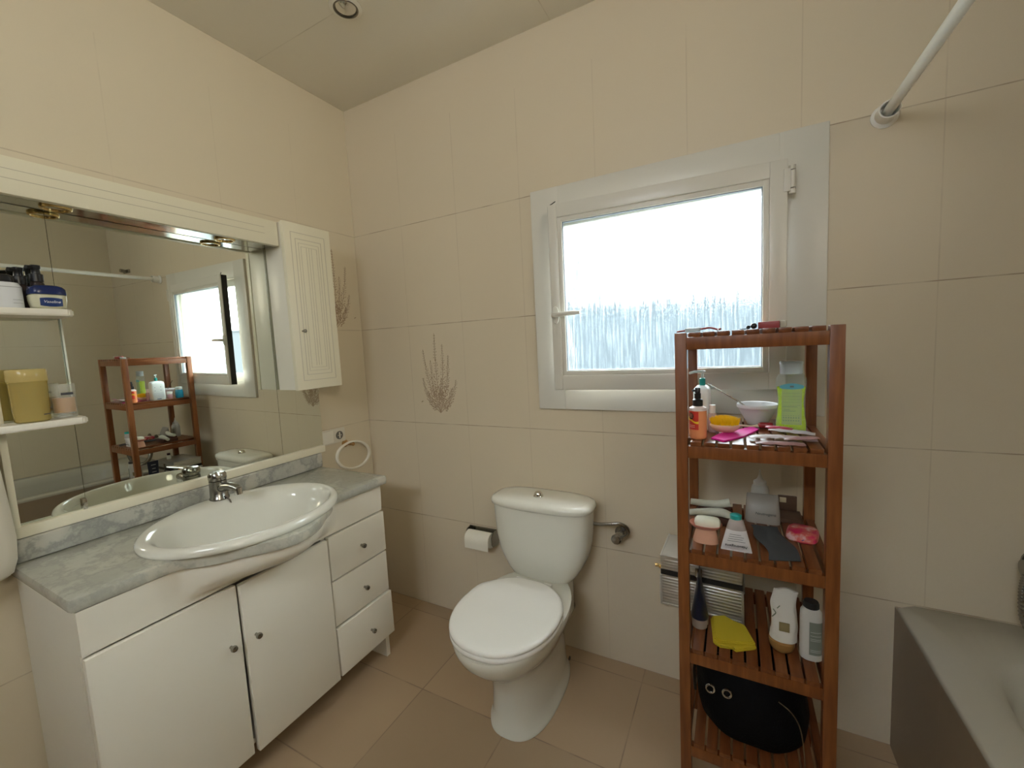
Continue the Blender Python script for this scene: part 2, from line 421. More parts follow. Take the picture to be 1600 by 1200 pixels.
sash_part('lever', f_lever, M['pvc'], par=hd)
for z0 in (.575, .04):
    def f_h(b):
        tube(b, [(.011, -.034, z0-.022), (.011, -.034, z0-.0085)], .0088, 16); tube(b, [(.011, -.034, z0-.006), (.011, -.034, z0+.040)], .0092, 16)
        tube(b, [(.011, -.034, z0+.0425), (.011, -.034, z0+.054)], .0088, 16)
        box(b, -.010, .006, -.0425, -.012, z0-.016, z0+.046, .001)
    if z0 > .3: sash_part('hinge', f_h, M['pvc'])
# black piece standing in for the dark gap at the sash's top left corner
def f_gap_mark(b): tube(b, [(-.705, -.030, SH+.001), (-.688, -.020, SH+.014)], .0016, 8); lathe(b, [(0, -.003), (.003, 0), (0, .003)], (-.703, -.030, SH+.002), 10)
sash_part('gap_mark', f_gap_mark, M['black'])

# ------------------------------------------------------------------ mirror, light box, wall cabinet
def mx(z): return .020+.009*(z-1.2)
mirror = thing('wall_mirror', 'large three-panel wall mirror above the marble backsplash', 'mirror', (0, -.74, .83))
for y0, y1, dy in ((-1.188, -1.0635, .0), (-1.0625, -.4775, 0), (-.4765, -.289, 0)):
    bm = bmnew()
    z0, z1 = .842, 1.657
    pts = [(mx(z0), y0, z0), (mx(z0), y1, z0), (mx(z1), y1, z1), (mx(z1), y0, z1)]
    fr = [bm.verts.new(p) for p in pts]; bk = [bm.verts.new((.002, p[1], p[2])) for p in pts]
    bm.faces.new(fr); bm.faces.new(bk[::-1])
    for i in range(4):
        j = (i+1) % 4; bm.faces.new((fr[i], bk[i], bk[j], fr[j]))
    mesh('mirror_panel', bm, M['mirror'], mirror, smooth=False)
bm = bmnew(); box(bm, .001, .030, -1.200, -.289, .812, .8415, .004); mesh('bottom_rail', bm, M['cream_w'], mirror)
bm = bmnew(); box(bm, .001, .030, -1.203, -1.189, .84, 1.66, .003); mesh('side_rail', bm, M['cream_w'], mirror)
bm = bmnew(); box(bm, .0245, .0285, -1.064, -1.0605, 1.115, 1.378); mesh('glass_edge', bm, princ('lit_edge_paint', (.75, .80, .72), .15), mirror, label='edge of the left mirror panel, its lit look painted pale')  # pale colour stands in for light caught on the panel edge
bm = bmnew(); box(bm, .017, .026, -1.072, -1.062, .842, .872, .001); mesh('clip', bm, M['chrome'], mirror)

lb = thing('mirror_light_box', 'long cream light box across the top of the mirror', 'light', (0, -.9, 1.655))
bm = bmnew()
box(bm, .104, .126, -1.62, -.4785, 1.653, 1.742, .004)      # fascia
box(bm, .0, .105, -1.62, -.4785, 1.730, 1.741)              # top
box(bm, .0, .105, -1.62, -.4785, 1.662, 1.668)              # floor of the box
mesh('fascia', bm, M['cream_w'], lb)
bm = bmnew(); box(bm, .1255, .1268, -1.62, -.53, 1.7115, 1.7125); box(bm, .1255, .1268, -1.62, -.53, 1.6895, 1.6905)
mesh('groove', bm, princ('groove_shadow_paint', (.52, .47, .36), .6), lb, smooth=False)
bm = bmnew(); box(bm, .028, .103, -1.62, -.482, 1.6565, 1.662); mesh('metal_strip', bm, princ('polished_steel', (.62, .62, .60), .10, metal=1), lb, smooth=False)
for y in (-.640, -1.052):
    bm = bmnew(); torus(bm, (.070, y, 1.6545), .027, .0042, 'z', 36, 10)
    rg = mesh('spotlight_ring', bm, M['gold'], lb)
    bm = bmnew(); lathe(bm, [(.0, 1.6562), (.023, 1.6562), (.023, 1.655), (.0, 1.6535)], (.070, y, 0), 28)
    mesh('spotlight_lens', bm, M['chrome'], rg)

wc = thing('wall_cabinet', 'narrow cream wall cabinet with a grooved door, right of the mirror', 'cabinet', (0, -.37, 1.108))
bm = bmnew(); box(bm, .0285, .128, -.472, -.272, 1.108, 1.744, .002)
mesh('body', bm, M['cream'], wc)
bm = bmnew(); box(bm, .130, .149, -.474, -.268, 1.106, 1.747, .0035)
door = mesh('door', bm, M['cream_w'], wc)
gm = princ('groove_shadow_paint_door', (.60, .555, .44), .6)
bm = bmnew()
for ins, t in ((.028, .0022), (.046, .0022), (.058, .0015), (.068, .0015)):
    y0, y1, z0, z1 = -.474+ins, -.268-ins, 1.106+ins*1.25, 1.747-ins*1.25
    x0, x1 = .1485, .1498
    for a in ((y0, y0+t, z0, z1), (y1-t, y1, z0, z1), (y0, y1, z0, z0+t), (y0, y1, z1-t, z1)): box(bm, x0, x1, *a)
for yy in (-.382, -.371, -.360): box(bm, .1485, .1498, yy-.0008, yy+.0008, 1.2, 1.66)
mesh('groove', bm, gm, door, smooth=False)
bm = bmnew(); lathe(bm, [(.0035, .149), (.0035, .158), (.0065, .160), (.0065, .168), (.004, .170)], (0, -.432, 1.335), 16, 'x'); mesh('knob', bm, M['chrome_d'], door)

# mirror shelves
def mirror_shelf(z, label, right):
    bm = bmnew()
    out = [(.026, -1.27), (.10, -1.27), (.125, -1.20), (.128, right-.012), (.116, right), (.026, right+.004)]
    for k, (a, zz) in enumerate(((0, 0),)):
        pass
    b2 = bmesh.new(); vs = [b2.verts.new((x, y, z)) for x, y in out]; f = b2.faces.new(vs)
    r = bmesh.ops.extrude_face_region(b2, geom=[f]); bmesh.ops.translate(b2, verts=[e for e in r['geom'] if isinstance(e, bmesh.types.BMVert)], vec=(0, 0, .017))
    bmesh.ops.bevel(b2, geom=list(b2.edges), offset=.003, segments=2, affect='EDGES'); merge(bm, b2)
    return tag(mesh('mirror_shelf', bm, M['cream'], org=(.07, -1.15, z)), label, 'shelf', 'shelves fixed to the mirror')
mirror_shelf(1.371, 'upper cream shelf on the mirror, with the blue-lidded jar', -1.060)
mirror_shelf(1.092, 'lower cream shelf on the mirror, with the yellow jar', -1.062)

# ------------------------------------------------------------------ vanity unit
van = thing('vanity_cabinet', 'cream vanity cabinet with two doors and three drawers under the marble', 'cabinet', (.2, -.77, 0))
FX = .392   # plane of the fronts' back
def edge_x(y):
    """front edge of the worktop"""
    base = .398+.018*(y+1.215)/.9
    t = (y+.795)/.245
    b = 0
    if abs(t) < 1: b = (cos(pi*t)*.5+.5)**.72
    return base+.158*b
bm = bmnew()
box(bm, .012, FX-.012, -1.207, -1.189, 0.0, .7185)        # left side
box(bm, .012, FX-.012, -.358, -.340, .0, .7185)          # right side
box(bm, .012, FX-.012, -.608, -.592, .11, .62)           # divider
box(bm, .012, FX-.012, -1.189, -.358, .108, .124)        # bottom
box(bm, .012, .022, -1.189, -.358, .108, .70)            # back
mesh('carcass', bm, M['cream'], van, smooth=False)
# fascia with the belly under the basin
bm = bmnew(); rows = []
ny = 90
for k in range(ny+1):
    y = -1.207+(.867)*k/ny
    ex = edge_x(y)-.016; flat = FX+.004
    col = []
    for z, t in ((.7185, 1), (.705, 1.0), (.69, .97), (.672, .86), (.655, .66), (.64, .40), (.632, .2), (.627, .06), (.622, 0), (.617, 0)):
        belly = max(0, ex-flat); col.append((flat+belly*t-.0, y, z))
    rows.append(col)
# grid with thickness
for row in (0,):
    V = [[bm.verts.new(p) for p in r] for r in rows]
    for a, b in zip(V[:-1], V[1:]):
        for i in range(len(a)-1): bm.faces.new((a[i], a[i+1], b[i+1], b[i]))
    B = [[bm.verts.new((FX-.012, r[0][1], r[0][2])), bm.verts.new((FX-.012, r[0][1], r[-1][2]))] for r in rows]
    for k in range(ny):
        bm.faces.new((V[k][0], V[k+1][0], B[k+1][0], B[k][0])); bm.faces.new((V[k][-1], B[k][1], B[k+1][1], V[k+1][-1]))
    for k in (0, ny): bm.faces.new([*V[k], B[k][1], B[k][0]])
mesh('fascia', bm, M['cream'], van)
def front(name, y0, y1, z0, z1, knob, dx=0.0, rot=None):
    bm = bmnew(); box(bm, FX-.006+dx, FX+.012+dx, y0, y1, z0, z1, .003)
    if rot: bmesh.ops.rotate(bm, verts=bm.verts, cent=(FX, (y0+y1)/2, (z0+z1)/2), matrix=rot)
    d = mesh(name, bm, M['cream'], van)
    bm = bmnew(); ky, kz = knob; x = FX+.011+dx
    lathe(bm, [(.0045, x), (.0040, x+.008), (.0075, x+.012), (.0090, x+.017), (.0075, x+.022), (.0, x+.024)], (0, ky, kz), 18, 'x')
    mesh('knob', bm, M['chrome_d'], d)
front('door', -1.206, -.897, .098, .611, (-.927, .448))
front('door', -.889, -.602, .098, .609, (-.862, .445), .006, Matrix.Rotation(radians(.5), 3, 'X'))
front('drawer', -.594, -.339, .455, .612, (-.459, .527))
front('drawer', -.594, -.339, .287, .449, (-.459, .362), -.002)
front('drawer', -.594, -.335, .105, .281, (-.450, .186), .005, Matrix.Rotation(radians(.7), 3, 'X'))

# worktop
bm = bmnew()
bc = Vector((.308, -.790)); n = 180
front_e = [(edge_x(y), y) for y in [-1.205+.88*k/70 for k in range(71)]]
outl = [(.004, -1.215), (.38, -1.2155), (.392, -1.213)]+front_e+[(.413, -.318), (.40, -.312), (.004, -.311)]
segs = []
for i in range(len(outl)):
    a, b = Vector(outl[i]), Vector(outl[(i+1) % len(outl)])
    ln = (b-a).length; k = max(1, int(ln/.03))
    for q in range(k): segs.append(a+(b-a)*q/k)
def inset(pts, d):
    out = []
    for i, p in enumerate(pts):
        t = (pts[(i+1) % len(pts)]-pts[i-1]).normalized(); out.append(p+Vector((-t.y, t.x))*d)
    return out
def hole(p, s=1.0):
    a = math.atan2((p.y-bc.y)/.250, (p.x-bc.x)/.212); return Vector((bc.x+.212*s*cos(a), bc.y+.250*s*sin(a)))
o0 = segs
rings = []
holep = [hole(p) for p in o0]
def r3(pts, z): return [(p.x, p.y, z) for p in pts]
prof = [(-.010, .7185), (-.002, .7205), (0, .726), (0, .742), (-.002, .748), (-.009, .7505)]
rings = [r3(holep, .7185)]+[r3(inset(o0, -d) if d else o0, z) for d, z in prof]+[r3(holep, .7505)]
rings.append(rings[0])
vr = [[bm.verts.new(p) for p in r] for r in rings[:-1]]; vr.append(vr[0])
for a, b in zip(vr[:-1], vr[1:]):
    for i in range(len(a)):
        j = (i+1) % len(a); bm.faces.new((a[i], a[j], b[j], b[i]))
wt = mesh('marble_worktop', bm, M['marble'], org=(.2, -.77, .7185))
tag(wt, 'grey veined marble worktop bulging round the basin', 'worktop')
bm = bmnew(); box(bm, .001, .033, -1.208, -.311, .7508, .811, .005, 3)
tag(mesh('marble_backsplash', bm, M['marble_b'], org=(.017, -.77, .75)), 'blue-grey marble upstand between worktop and mirror', 'backsplash')

# basin
def basin_ring(s, z, shift=0.0, sx=1.0, back=0.0):
    out = []
    for i in range(96):
        a = 2*pi*i/96; cx, cy = bc.x+shift, bc.y
        x = cx+.232*s*sx*cos(a); y = cy+.270*s*sin(a)
        if back and cos(a) < 0:
            x -= back*math.exp(-((y-cy)/.10)**4)*1.0
        out.append((x, y, z))
    return out
bm = bmnew()
R_ = [basin_ring(.985, .7512, 0, 1, .018), basin_ring(1.0, .755, 0, 1, .018), basin_ring(1.0, .762, 0, 1, .018), basin_ring(.988, .770, 0, 1, .017), basin_ring(.965, .775, 0, 1, .012), basin_ring(.935, .7765, 0, 1, .006),
      basin_ring(.915, .7755, .006, .975), basin_ring(.895, .7725, .014, .93), basin_ring(.875, .764, .020, .905), basin_ring(.855, .748, .023, .89), basin_ring(.82, .722, .026, .87), basin_ring(.72, .695, .028, .86), basin_ring(.60, .668, .028, .86),
      basin_ring(.44, .650, .026, .87), basin_ring(.25, .642, .02, .9), basin_ring(.09, .640, .015, 1)]
loft(bm, R_, cap0=False, cap1=True)
# underside
loft(bm, [basin_ring(.985, .7512, 0, 1, .018), basin_ring(.88, .7510, .02, .93), basin_ring(.83, .720, .026, .88), basin_ring(.74, .688, .028, .86), basin_ring(.6, .655, .028, .86), basin_ring(.3, .632, .02, .9), basin_ring(.05, .630, .015, 1)], cap0=False, cap1=True)
bs = thing('wash_basin', 'oval white china basin set in the marble', 'basin', (bc.x, bc.y, .7512))
mesh('bowl', bm, M['china'], bs, angle=80)
bm = bmnew(); lathe(bm, [(.0, .6445), (.018, .6445), (.021, .643), (.022, .6405)], (bc.x+.015, bc.y, 0), 24); mesh('drain', bm, M['chrome'], bs)
bm = bmnew(); lathe(bm, [(.0, .555), (.0065, .555), (.008, .5535), (.008, .550)], (0, bc.y, .738), 16, 'x'); mesh('overflow', bm, M['black'], bs, label='dark round overflow hole')
bpy.data.objects['overflow'].location.x += -.0215

tp = thing('basin_tap', 'dull chrome mixer tap on the back of the basin', 'tap', (.098, -.765, .782))
tx, ty = .100, -.765
bm = bmnew(); lathe(bm, [(.0, .7745), (.029, .7745), (.029, .780), (.0265, .783), (.0255, .815), (.0255, .838), (.0, .840)], (tx, ty, 0), 28)
mesh('body', bm, M['chrome_d'], tp)
bm = bmnew(); tube(bm, curve_pts([(tx+.01, ty, .812), (tx+.05, ty+.003, .822), (tx+.085, ty+.006, .822), (tx+.105, ty+.008, .817)], 5), [.0155]*4+[.0135]*6+[.012]*6, 16)
sp = mesh('spout', bm, M['chrome_d'], tp)
bm = bmnew(); tube(bm, [(tx+.100, ty+.008, .820), (tx+.103, ty+.008, .800)], .0115, 16); mesh('aerator', bm, M['chrome'], sp)
bm = bmnew(); lathe(bm, [(.0, .8405), (.0255, .8405), (.0265, .846), (.0265, .858), (.022, .866), (.0, .869)], (tx, ty, 0), 28)
lv = mesh('lever_cap', bm, M['chrome_d'], tp)
bm = bmnew(); tube(bm, curve_pts([(tx+.005, ty, .862), (tx+.045, ty-.018, .868), (tx+.080, ty-.034, .872)], 5), [.010]*4+[.0075]*4+[.006]*3, 12)
bmesh.ops.scale(bm, vec=(1, 1, .55), space=Matrix.Translation((0, 0, -.865)), verts=bm.verts)
mesh('lever', bm, M['chrome'], lv)
bm = bmnew(); tube(bm, [(tx+.027, ty+.004, .786), (tx+.040, ty+.010, .772), (tx+.062, ty+.014, .730)], [.0036, .0026, .0020], 8); mesh('plug_chain', bm, M['chrome_d'], tp)

# socket and towel ring on the left wall
so = thing('wall_socket', 'white double wall plate with a round power socket, right of the mirror', 'socket', (.0, -.225, .862))
bm = bmnew(); box(bm, .0005, .010, -.289, -.161, .831, .897, .003); mesh('plate', bm, princ('socket_plate', (.70, .66, .56), .35), so)
bm = bmnew(); box(bm, .010, .0125, -.284, -.228, .837, .891, .0012); mesh('blank_cover', bm, M['cream'], so)
bm = bmnew(); lathe(bm, [(.019, .010), (.019, .0118), (.017, .0122), (.0165, .0115), (.0, .0112)], (0, -.194, .864), 28, 'x'); sk = mesh('socket_well', bm, princ('socket_grey', (.16, .15, .13), .5), so)
bm = bmnew(); box(bm, .0105, .0135, -.1965, -.1915, .850, .878, .001); tube(bm, [(.0105, -.202, .864), (.0135, -.202, .864)], .002, 8); tube(bm, [(.0105, -.186, .864), (.0135, -.186, .864)], .002, 8)
mesh('contacts', bm, M['cream'], sk)
tr_ = thing('towel_ring', 'cream oval towel ring on a brass mount over the worktop', 'towel ring', (0, -.16, .80))
bm = bmnew(); torus(bm, (.052, -.158, .765), .092, .0075, 'x', 56, 14, 1.02, .68)
bmesh.ops.rotate(bm, verts=bm.verts, cent=(.052, -.158, .765), matrix=Matrix.Rotation(radians(-8), 3, 'X')); mesh('ring', bm, M['cream'], tr_)
bm = bmnew(); lathe(bm, [(.017, .0005), (.017, .004), (.010, .008), (.007, .020), (.007, .052), (.009, .058), (.006, .062)], (0, -.160, .817), 20, 'x')
mesh('mount', bm, princ('aged_brass', (.50, .30, .12), .35, metal=.9), tr_)

# cream cloth at the very left edge
bm = bmnew(); rr = []
for z, yr, th in ((.735, -1.262, .010), (.745, -1.245, .020), (.775, -1.236, .026), (.83, -1.232, .027), (.90, -1.235, .026), (1.0, -1.240, .024), (1.08, -1.243, .022), (1.10, -1.245, .010)):
    ring = []
    for i in range(20):
        a = 2*pi*i/20; ring.append((.066+th*cos(a), (yr+.026-.16)+.16*math.copysign(abs(sin(a))**.7, sin(a)), z))
    rr.append(ring)
loft(bm, rr)
tag(mesh('hand_towel', bm, princ('cream_towel', (.66, .61, .50), .9), org=(.03, -1.4, .735)), 'cream towel edge hanging left of the mirror and backsplash', 'towel')

# ------------------------------------------------------------------ toilet
TC = .992
wcl = thing('toilet', 'white close-coupled toilet against the window wall, lid down', 'toilet', (TC, -.3, 0))
bm = bmnew()
def sect(z, a, b, cy, e=2.3, n=56): return sq_ring(TC, cy, z, a, b, e, n)
# pedestal and bowl
PB = [(.0005, .108, .205, -.262, 2.6), (.012, .108, .205, -.262, 2.6), (.016, .103, .200, -.262, 2.6), (.06, .098, .196, -.262, 2.5), (.14, .096, .195, -.265, 2.4), (.20, .100, .205, -.275, 2.3),
      (.245, .116, .225, -.300, 2.2), (.285, .140, .244, -.328, 2.15), (.32, .158, .254, -.348, 2.15), (.345, .166, .258, -.356, 2.15), (.360, .169, .259, -.358, 2.15), (.368, .167, .257, -.358, 2.15), (.370, .155, .24, -.358, 2.15)]
loft(bm, [sect(z, a, b, cy, e) for z, a, b, cy, e in PB])
mesh('bowl', bm, M['china'], wcl, angle=60)
bm = bmnew(); box(bm, TC-.085, TC+.085, -.20, -.02, .18, .352, .02, 3); mesh('cistern_shelf', bm, M['china'], wcl, angle=60)
bm = bmnew(); tube(bm, [(TC+.045, -.02, .20), (TC+.045, -.12, .20)], .038, 20); mesh('waste_pipe', bm, princ('grey_pipe', (.10, .09, .08), .5), wcl)
bm = bmnew(); lathe(bm, [(.0, TC+.098), (.007, TC+.099), (.0075, TC+.103), (.0, TC+.105)], (0, -.150, .075), 12, 'x'); mesh('floor_bolt_cap', bm, princ('dark_bolt', (.05, .035, .02), .5), wcl)
# seat + lid
def dring(z, s, cy=-.405, a=.172, b=.208, off=0.0):
    out = []
    for i in range(72):
        t = 2*pi*i/72; c, sn = cos(t), sin(t)
        e = 2.15 if sn < 0 else 3.4
        bb = b if sn < 0 else b*.86
        aa = a if sn < 0 else a*(1-.40*max(0, sn)**1.25)
        x = TC+aa*s*math.copysign(abs(c)**(2/e), c); y = cy+bb*s*math.copysign(abs(sn)**(2/e), sn)
        out.append((x, y+off, z))
    return out
bm = bmnew(); loft(bm, [dring(.3712, .985), dring(.374, 1.0), dring(.382, 1.0), dring(.3855, .985)]); mesh('seat', bm, M['seatp'], wcl, angle=60)
bm = bmnew()
rings = [dring(.3872, .985), dring(.3895, 1.0), dring(.396, 1.0), dring(.4005, .985), dring(.4025, .95)]
rings += [dring(.4030-.0*k, s) for k, s in enumerate((.85, .7, .5, .3, .1))]
rings2 = []
for ri, r in enumerate(rings):
    rr = []
    for x, y, z in r:
        if ri >= 4: z += .006*math.exp(-((y+.335)/.045)**2)-.002*math.exp(-((y+.27)/.05)**2)
        rr.append((x, y, z))
    rings2.append(rr)
loft(bm, rings2); ld = mesh('lid', bm, M['seatp'], wcl, angle=60)
for sx_ in (-1, 1):
    bm = bmnew(); tube(bm, [(TC+sx_*.055-.014, -.212, .380), (TC+sx_*.055+.014, -.212, .380)], .009, 14); mesh('lid_hinge', bm, M['seatp'], wcl)
# cistern
bm = bmnew()
CS = [(.355, .085, .060), (.358, .105, .068), (.372, .125, .074), (.395, .142, .078), (.425, .160, .080), (.46, .175, .082), (.51, .185, .083), (.57, .190, .084), (.632, .193, .084)]
loft(bm, [sq_ring(TC-.004, -.100, z, a, b, 3.6, 64) for z, a, b in CS]); ct = mesh('cistern', bm, M['china'], wcl, angle=60)
bm = bmnew()
loft(bm, [sq_ring(TC-.004, -.102, z, a, b, 3.2, 64) for z, a, b in ((.6335, .197, .088), (.637, .203, .093), (.648, .204, .094), (.658, .198, .089), (.664, .18, .078), (.6665, .14, .06), (.6675, .07, .03), (.668, .02, .01))])
mesh('cistern_lid', bm, M['china'], wcl, angle=60)
bm = bmnew(); lathe(bm, [(.019, .6665), (.019, .670), (.0165, .672), (.0155, .679), (.012, .684), (.0, .686)], (TC-.012, -.115, 0), 24); mesh('flush_button', bm, M['chrome'], wcl)

# water supply
wv = thing('water_valve', 'chrome stop valve and braided hose right of the cistern', 'valve', (1.25, 0, .53))
bm = bmnew(); lathe(bm, [(.024, -.0005), (.024, -.006), (.012, -.010), (.011, -.040)], (1.262, 0, .526), 24, 'y'); lathe(bm, [(.014, -.030), (.016, -.034), (.016, -.058), (.014, -.062), (.0, -.063)], (1.262, 0, .526), 20, 'y')
mesh('valve_body', bm, M['chrome_d'], wv)
bm = bmnew(); lathe(bm, [(.016, -.063), (.018, -.066), (.018, -.076), (.014, -.080), (.0, -.081)], (1.259, 0, .528), 10, 'y'); mesh('valve_knob', bm, M['chrome_d'], wv)
bm = bmnew(); tube(bm, curve_pts([(1.163, -.075, .578), (1.195, -.075, .576), (1.235, -.074, .582), (1.270, -.068, .586), (1.292, -.058, .574), (1.298, -.050, .552), (1.286, -.046, .535), (1.268, -.044, .528)], 8), .0062, 12)
mesh('hose', bm, M['chrome_d'], wv)
bm = bmnew(); tube(bm, [(1.150, -.075, .578), (1.160, -.075, .578)], .0125, 6); tube(bm, [(1.160, -.075, .578), (1.180, -.075, .577)], .0085, 12); mesh('hose_nut', bm, M['chrome'], wv)

# toilet roll holder
rh = thing('toilet_roll_holder', 'toilet roll in a chrome holder on the wall left of the cistern', 'toilet roll holder', (.655, 0, .40))
bm = bmnew()
for x in (.594, .726):
    loft(bm, [[(x+dx, y, z) for y, z in ((-.0005, .385), (-.0005, .445), (-.018, .452), (-.044, .448), (-.060, .430), (-.060, .400), (-.050, .386))] for dx in (-.0015, .0015)])
box(bm, .594, .726, -.003, -.0005, .385, .445); tube(bm, [(.594, -.022, .4535), (.726, -.022, .4535)], .0022, 8)
mesh('bracket', bm, M['chrome_d'], rh, smooth=False)
bm = bmnew(); tube(bm, [(.595, -.044, .415), (.717, -.044, .415)], .0, 3) if False else None
lathe(bm, [(.012, .600), (.031, .600), (.0315, .602), (.0315, .717), (.031, .719), (.012, .719)], (0, -.048, .414), 40, 'x'); mesh('paper_roll', bm, M['paper'], rh)
bm = bmnew()
fl = [(-.050, .4462), (-.064, .442), (-.074, .434), (-.0800, .422), (-.0815, .405), (-.081, .390), (-.0805, .378)]
loft(bm, [[(.601, y, z), (.718, y, z), (.718, y+.0015, z-.0008), (.601, y+.0015, z-.0008)] for y, z in fl])
mesh('paper_sheet', bm, M['paper'], rh)

# ------------------------------------------------------------------ wooden rack
RX0, RX1, RY0, RY1 = 1.507, 1.834, -.430, -.080
LV = [1.247, .985, .715, .450, .190]
rk = thing('wooden_rack', 'orange-brown five-tier slatted wooden rack under the window', 'rack', ((RX0+RX1)/2, (RY0+RY1)/2, 0))
pw = .026
for x in (RX0, RX1-pw):
    for y in (RY0, RY1-pw):
        bm = bmnew(); box(bm, x, x+pw, y, y+pw, 0.0005, 1.2470, .0015); mesh('post', bm, M['wood'], rk)
for z in LV:
    top = (z > 1.2)
    bm = bmnew(); ns = 10; x0, x1 = (RX0+.0262, RX1-.0262)
    pitch = (RX1-RX0-.0*pw)/11
    k = 0
    for k in range(1, 10):
        xa = RX0+pitch*k+.0026; xb = RX0+pitch*(k+1)-.0026
        xa = max(xa, x0+.0045); xb = min(xb, x1-.0045)
        if xb-xa > .004: box(bm, xa, xb, RY0+.001, RY1-.001, z-.011, z, .001)
    sh = mesh('slatted_shelf', bm, M['wood_s'], rk)
    for (a, b, c_, d) in ((x0, x1, RY0+.001, RY0+.019), (x0, x1, RY1-.019, RY1-.001)):
        bm = bmnew(); box(bm, a, b, c_, d, z-.0405, z-.0112, .001); mesh('rail', bm, M['wood'], sh)
    for xx in (RX0+.003, RX1-.021):
        bm = bmnew(); box(bm, xx, xx+.018, RY0+pw+.0002, RY1-pw-.0002, z-.0405, z-.0115, .001); mesh('rail', bm, M['wood_s'], sh)

# ------------------------------------------------------------------ bathtub
TX, TZ, TY = 2.040, .45, -1.62
tub = thing('bathtub', 'built-in bathtub with a tiled side and cream rim, right of the rack', 'bathtub', (2.39, -.8, 0))
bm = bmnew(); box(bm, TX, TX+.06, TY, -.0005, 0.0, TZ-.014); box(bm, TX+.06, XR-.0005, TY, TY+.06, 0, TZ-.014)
mesh('tiled_side', bm, tile_mat('tub_side_tiles_shaded', (.30, .23, .16), (.33, .255, .18), GROUT, 'yz', (0, 0), (.3, .45), .002, .4, .6, .3), tub, smooth=False)  # tile colour set darker than the walls to carry the side's shade
bm = bmnew()
ocx, ocy = (TX+XR)/2-.002, TY/2
def rrect(a, b, z, e, cx=ocx, cy=ocy, n=120): return sq_ring(cx, cy, z, a, b, e, n)
ow, oh = (XR-TX)/2-.001, -TY/2-.001
outer = []
nn = 120
for i in range(nn):   # true rectangle sampled by angle
    t = 2*pi*i/nn; c, s_ = cos(t), sin(t); k = min(ow/max(abs(c), 1e-6), oh/max(abs(s_), 1e-6)); outer.append((c*k, s_*k))
def orr(sc_, z): return [(ocx+(x-math.copysign(sc_, x) if abs(x) > sc_ else x), ocy+(y-math.copysign(sc_, y) if abs(y) > sc_ else y), z) for x, y in outer]
def inner(a, b, z, r_=.14, cx=ocx, cy=ocy):
    out = []
    for x, y in outer:
        c, s_ = x, y; ang = math.atan2(s_/oh, c/ow)
        cc, ss = cos(ang), sin(ang); e = 5.5
        out.append((cx+a*math.copysign(abs(cc)**(2/e), cc), cy+b*math.copysign(abs(ss)**(2/e), ss), z))
    return out
ix, iy = ow-.085, oh-.155
cyi = ocy-.02
rg = [orr(.0, TZ-.0135), orr(0, TZ-.004), orr(.004, TZ), inner(ix+.012, iy+.012, TZ, cy=cyi), inner(ix, iy, TZ-.006, cy=cyi), inner(ix-.012, iy-.02, TZ-.05, cy=cyi), inner(ix-.035, iy-.06, TZ-.20, cy=cyi), inner(ix-.07, iy-.11, TZ-.31, cy=cyi), inner(ix-.14, iy-.2, TZ-.335, cy=cyi), inner(.02, .05, TZ-.34, cy=cyi)]
loft(bm, rg, cap0=False)
mesh('tub_shell', bm, M['enamel'], tub, angle=50)

# shower rod
rod = thing('shower_rod', 'white shower curtain rod ending in a cup on the window wall', 'rod', (1.985, -.8, 1.785))
bm = bmnew(); tube(bm, [(1.986, -.012, 1.790), (1.99, -2.59, 1.775)], .0118, 20); mesh('pole', bm, M['white'], rod)
bm = bmnew(); lathe(bm, [(.030, -.0005), (.030, -.004), (.023, -.010), (.0225, -.046), (.0205, -.048), (.0185, -.046), (.0185, -.012), (.0, -.012)], (1.985, 0, 1.789), 28, 'y'); mesh('wall_cup', bm, M['white'], rod)

# bath mixer and hose on the window wall
bx = thing('bath_mixer', 'dark chrome bath mixer with a ribbed hose at the right edge of the picture', 'tap', (2.33, 0, .6))
bm = bmnew(); tube(bm, [(2.262, -.055, .626), (2.46, -.055, .626)], .021, 20); lathe(bm, [(.03, -.0005), (.03, -.006), (.016, -.01), (.014, -.05)], (2.31, 0, .626), 20, 'y'); lathe(bm, [(.03, -.0005), (.03, -.006), (.016, -.01), (.014, -.05)], (2.42, 0, .626), 20, 'y')
mesh('mixer_body', bm, M['chrome_d'], bx)
bm = bmnew(); pts = curve_pts([(2.273, -.058, .610), (2.268, -.062, .56), (2.268, -.075, .50), (2.285, -.10, .462), (2.31, -.13, .458), (2.335, -.16, .50), (2.34, -.18, .6)], 14)
tube(bm, pts, [.0125+.0018*(i % 2) for i in range(len(pts))], 12); mesh('shower_hose', bm, M['chrome_d'], bx)
sd = thing('shower_holder', 'small grey shower holder on the window wall above the tub, seen in the mirror', 'shower holder', (2.45, 0, 1.9))
bm = bmnew(); box(bm, 2.41, 2.50, -.012, -.0005, 1.882, 1.908, .003); mesh('plate', bm, M['chrome_d'], sd)
bm = bmnew(); tube(bm, [(2.455, -.012, 1.895), (2.455, -.045, 1.898)], .012, 14); mesh('socket_arm', bm, M['chrome_d'], sd)

# ceiling downlight
dl = thing('ceiling_downlight', 'small round recessed ceiling spotlight, switched off', 'ceiling light', (.5, -.414, ZC))
bm = bmnew(); lathe(bm, [(.052, ZC-.0005), (.052, ZC-.004), (.040, ZC-.007), (.036, ZC-.002)], (.5, -.414, 0), 36, cap0=False, cap1=False); mesh('ring', bm, M['cream'], dl)
bm = bmnew(); torus(bm, (.5, -.414, ZC-.006), .0375, .0028, 'z', 36, 8); mesh('trim_ring', bm, princ('dark_metal_ring', (.20, .18, .14), .3, metal=.8), dl)
bm = bmnew(); lathe(bm, [(.036, ZC-.003), (.034, ZC-.004), (.020, ZC-.011), (.0, ZC-.014)], (.5, -.414, 0), 32, cap0=False, cap1=False); mesh('bulb', bm, M['chrome'], dl)

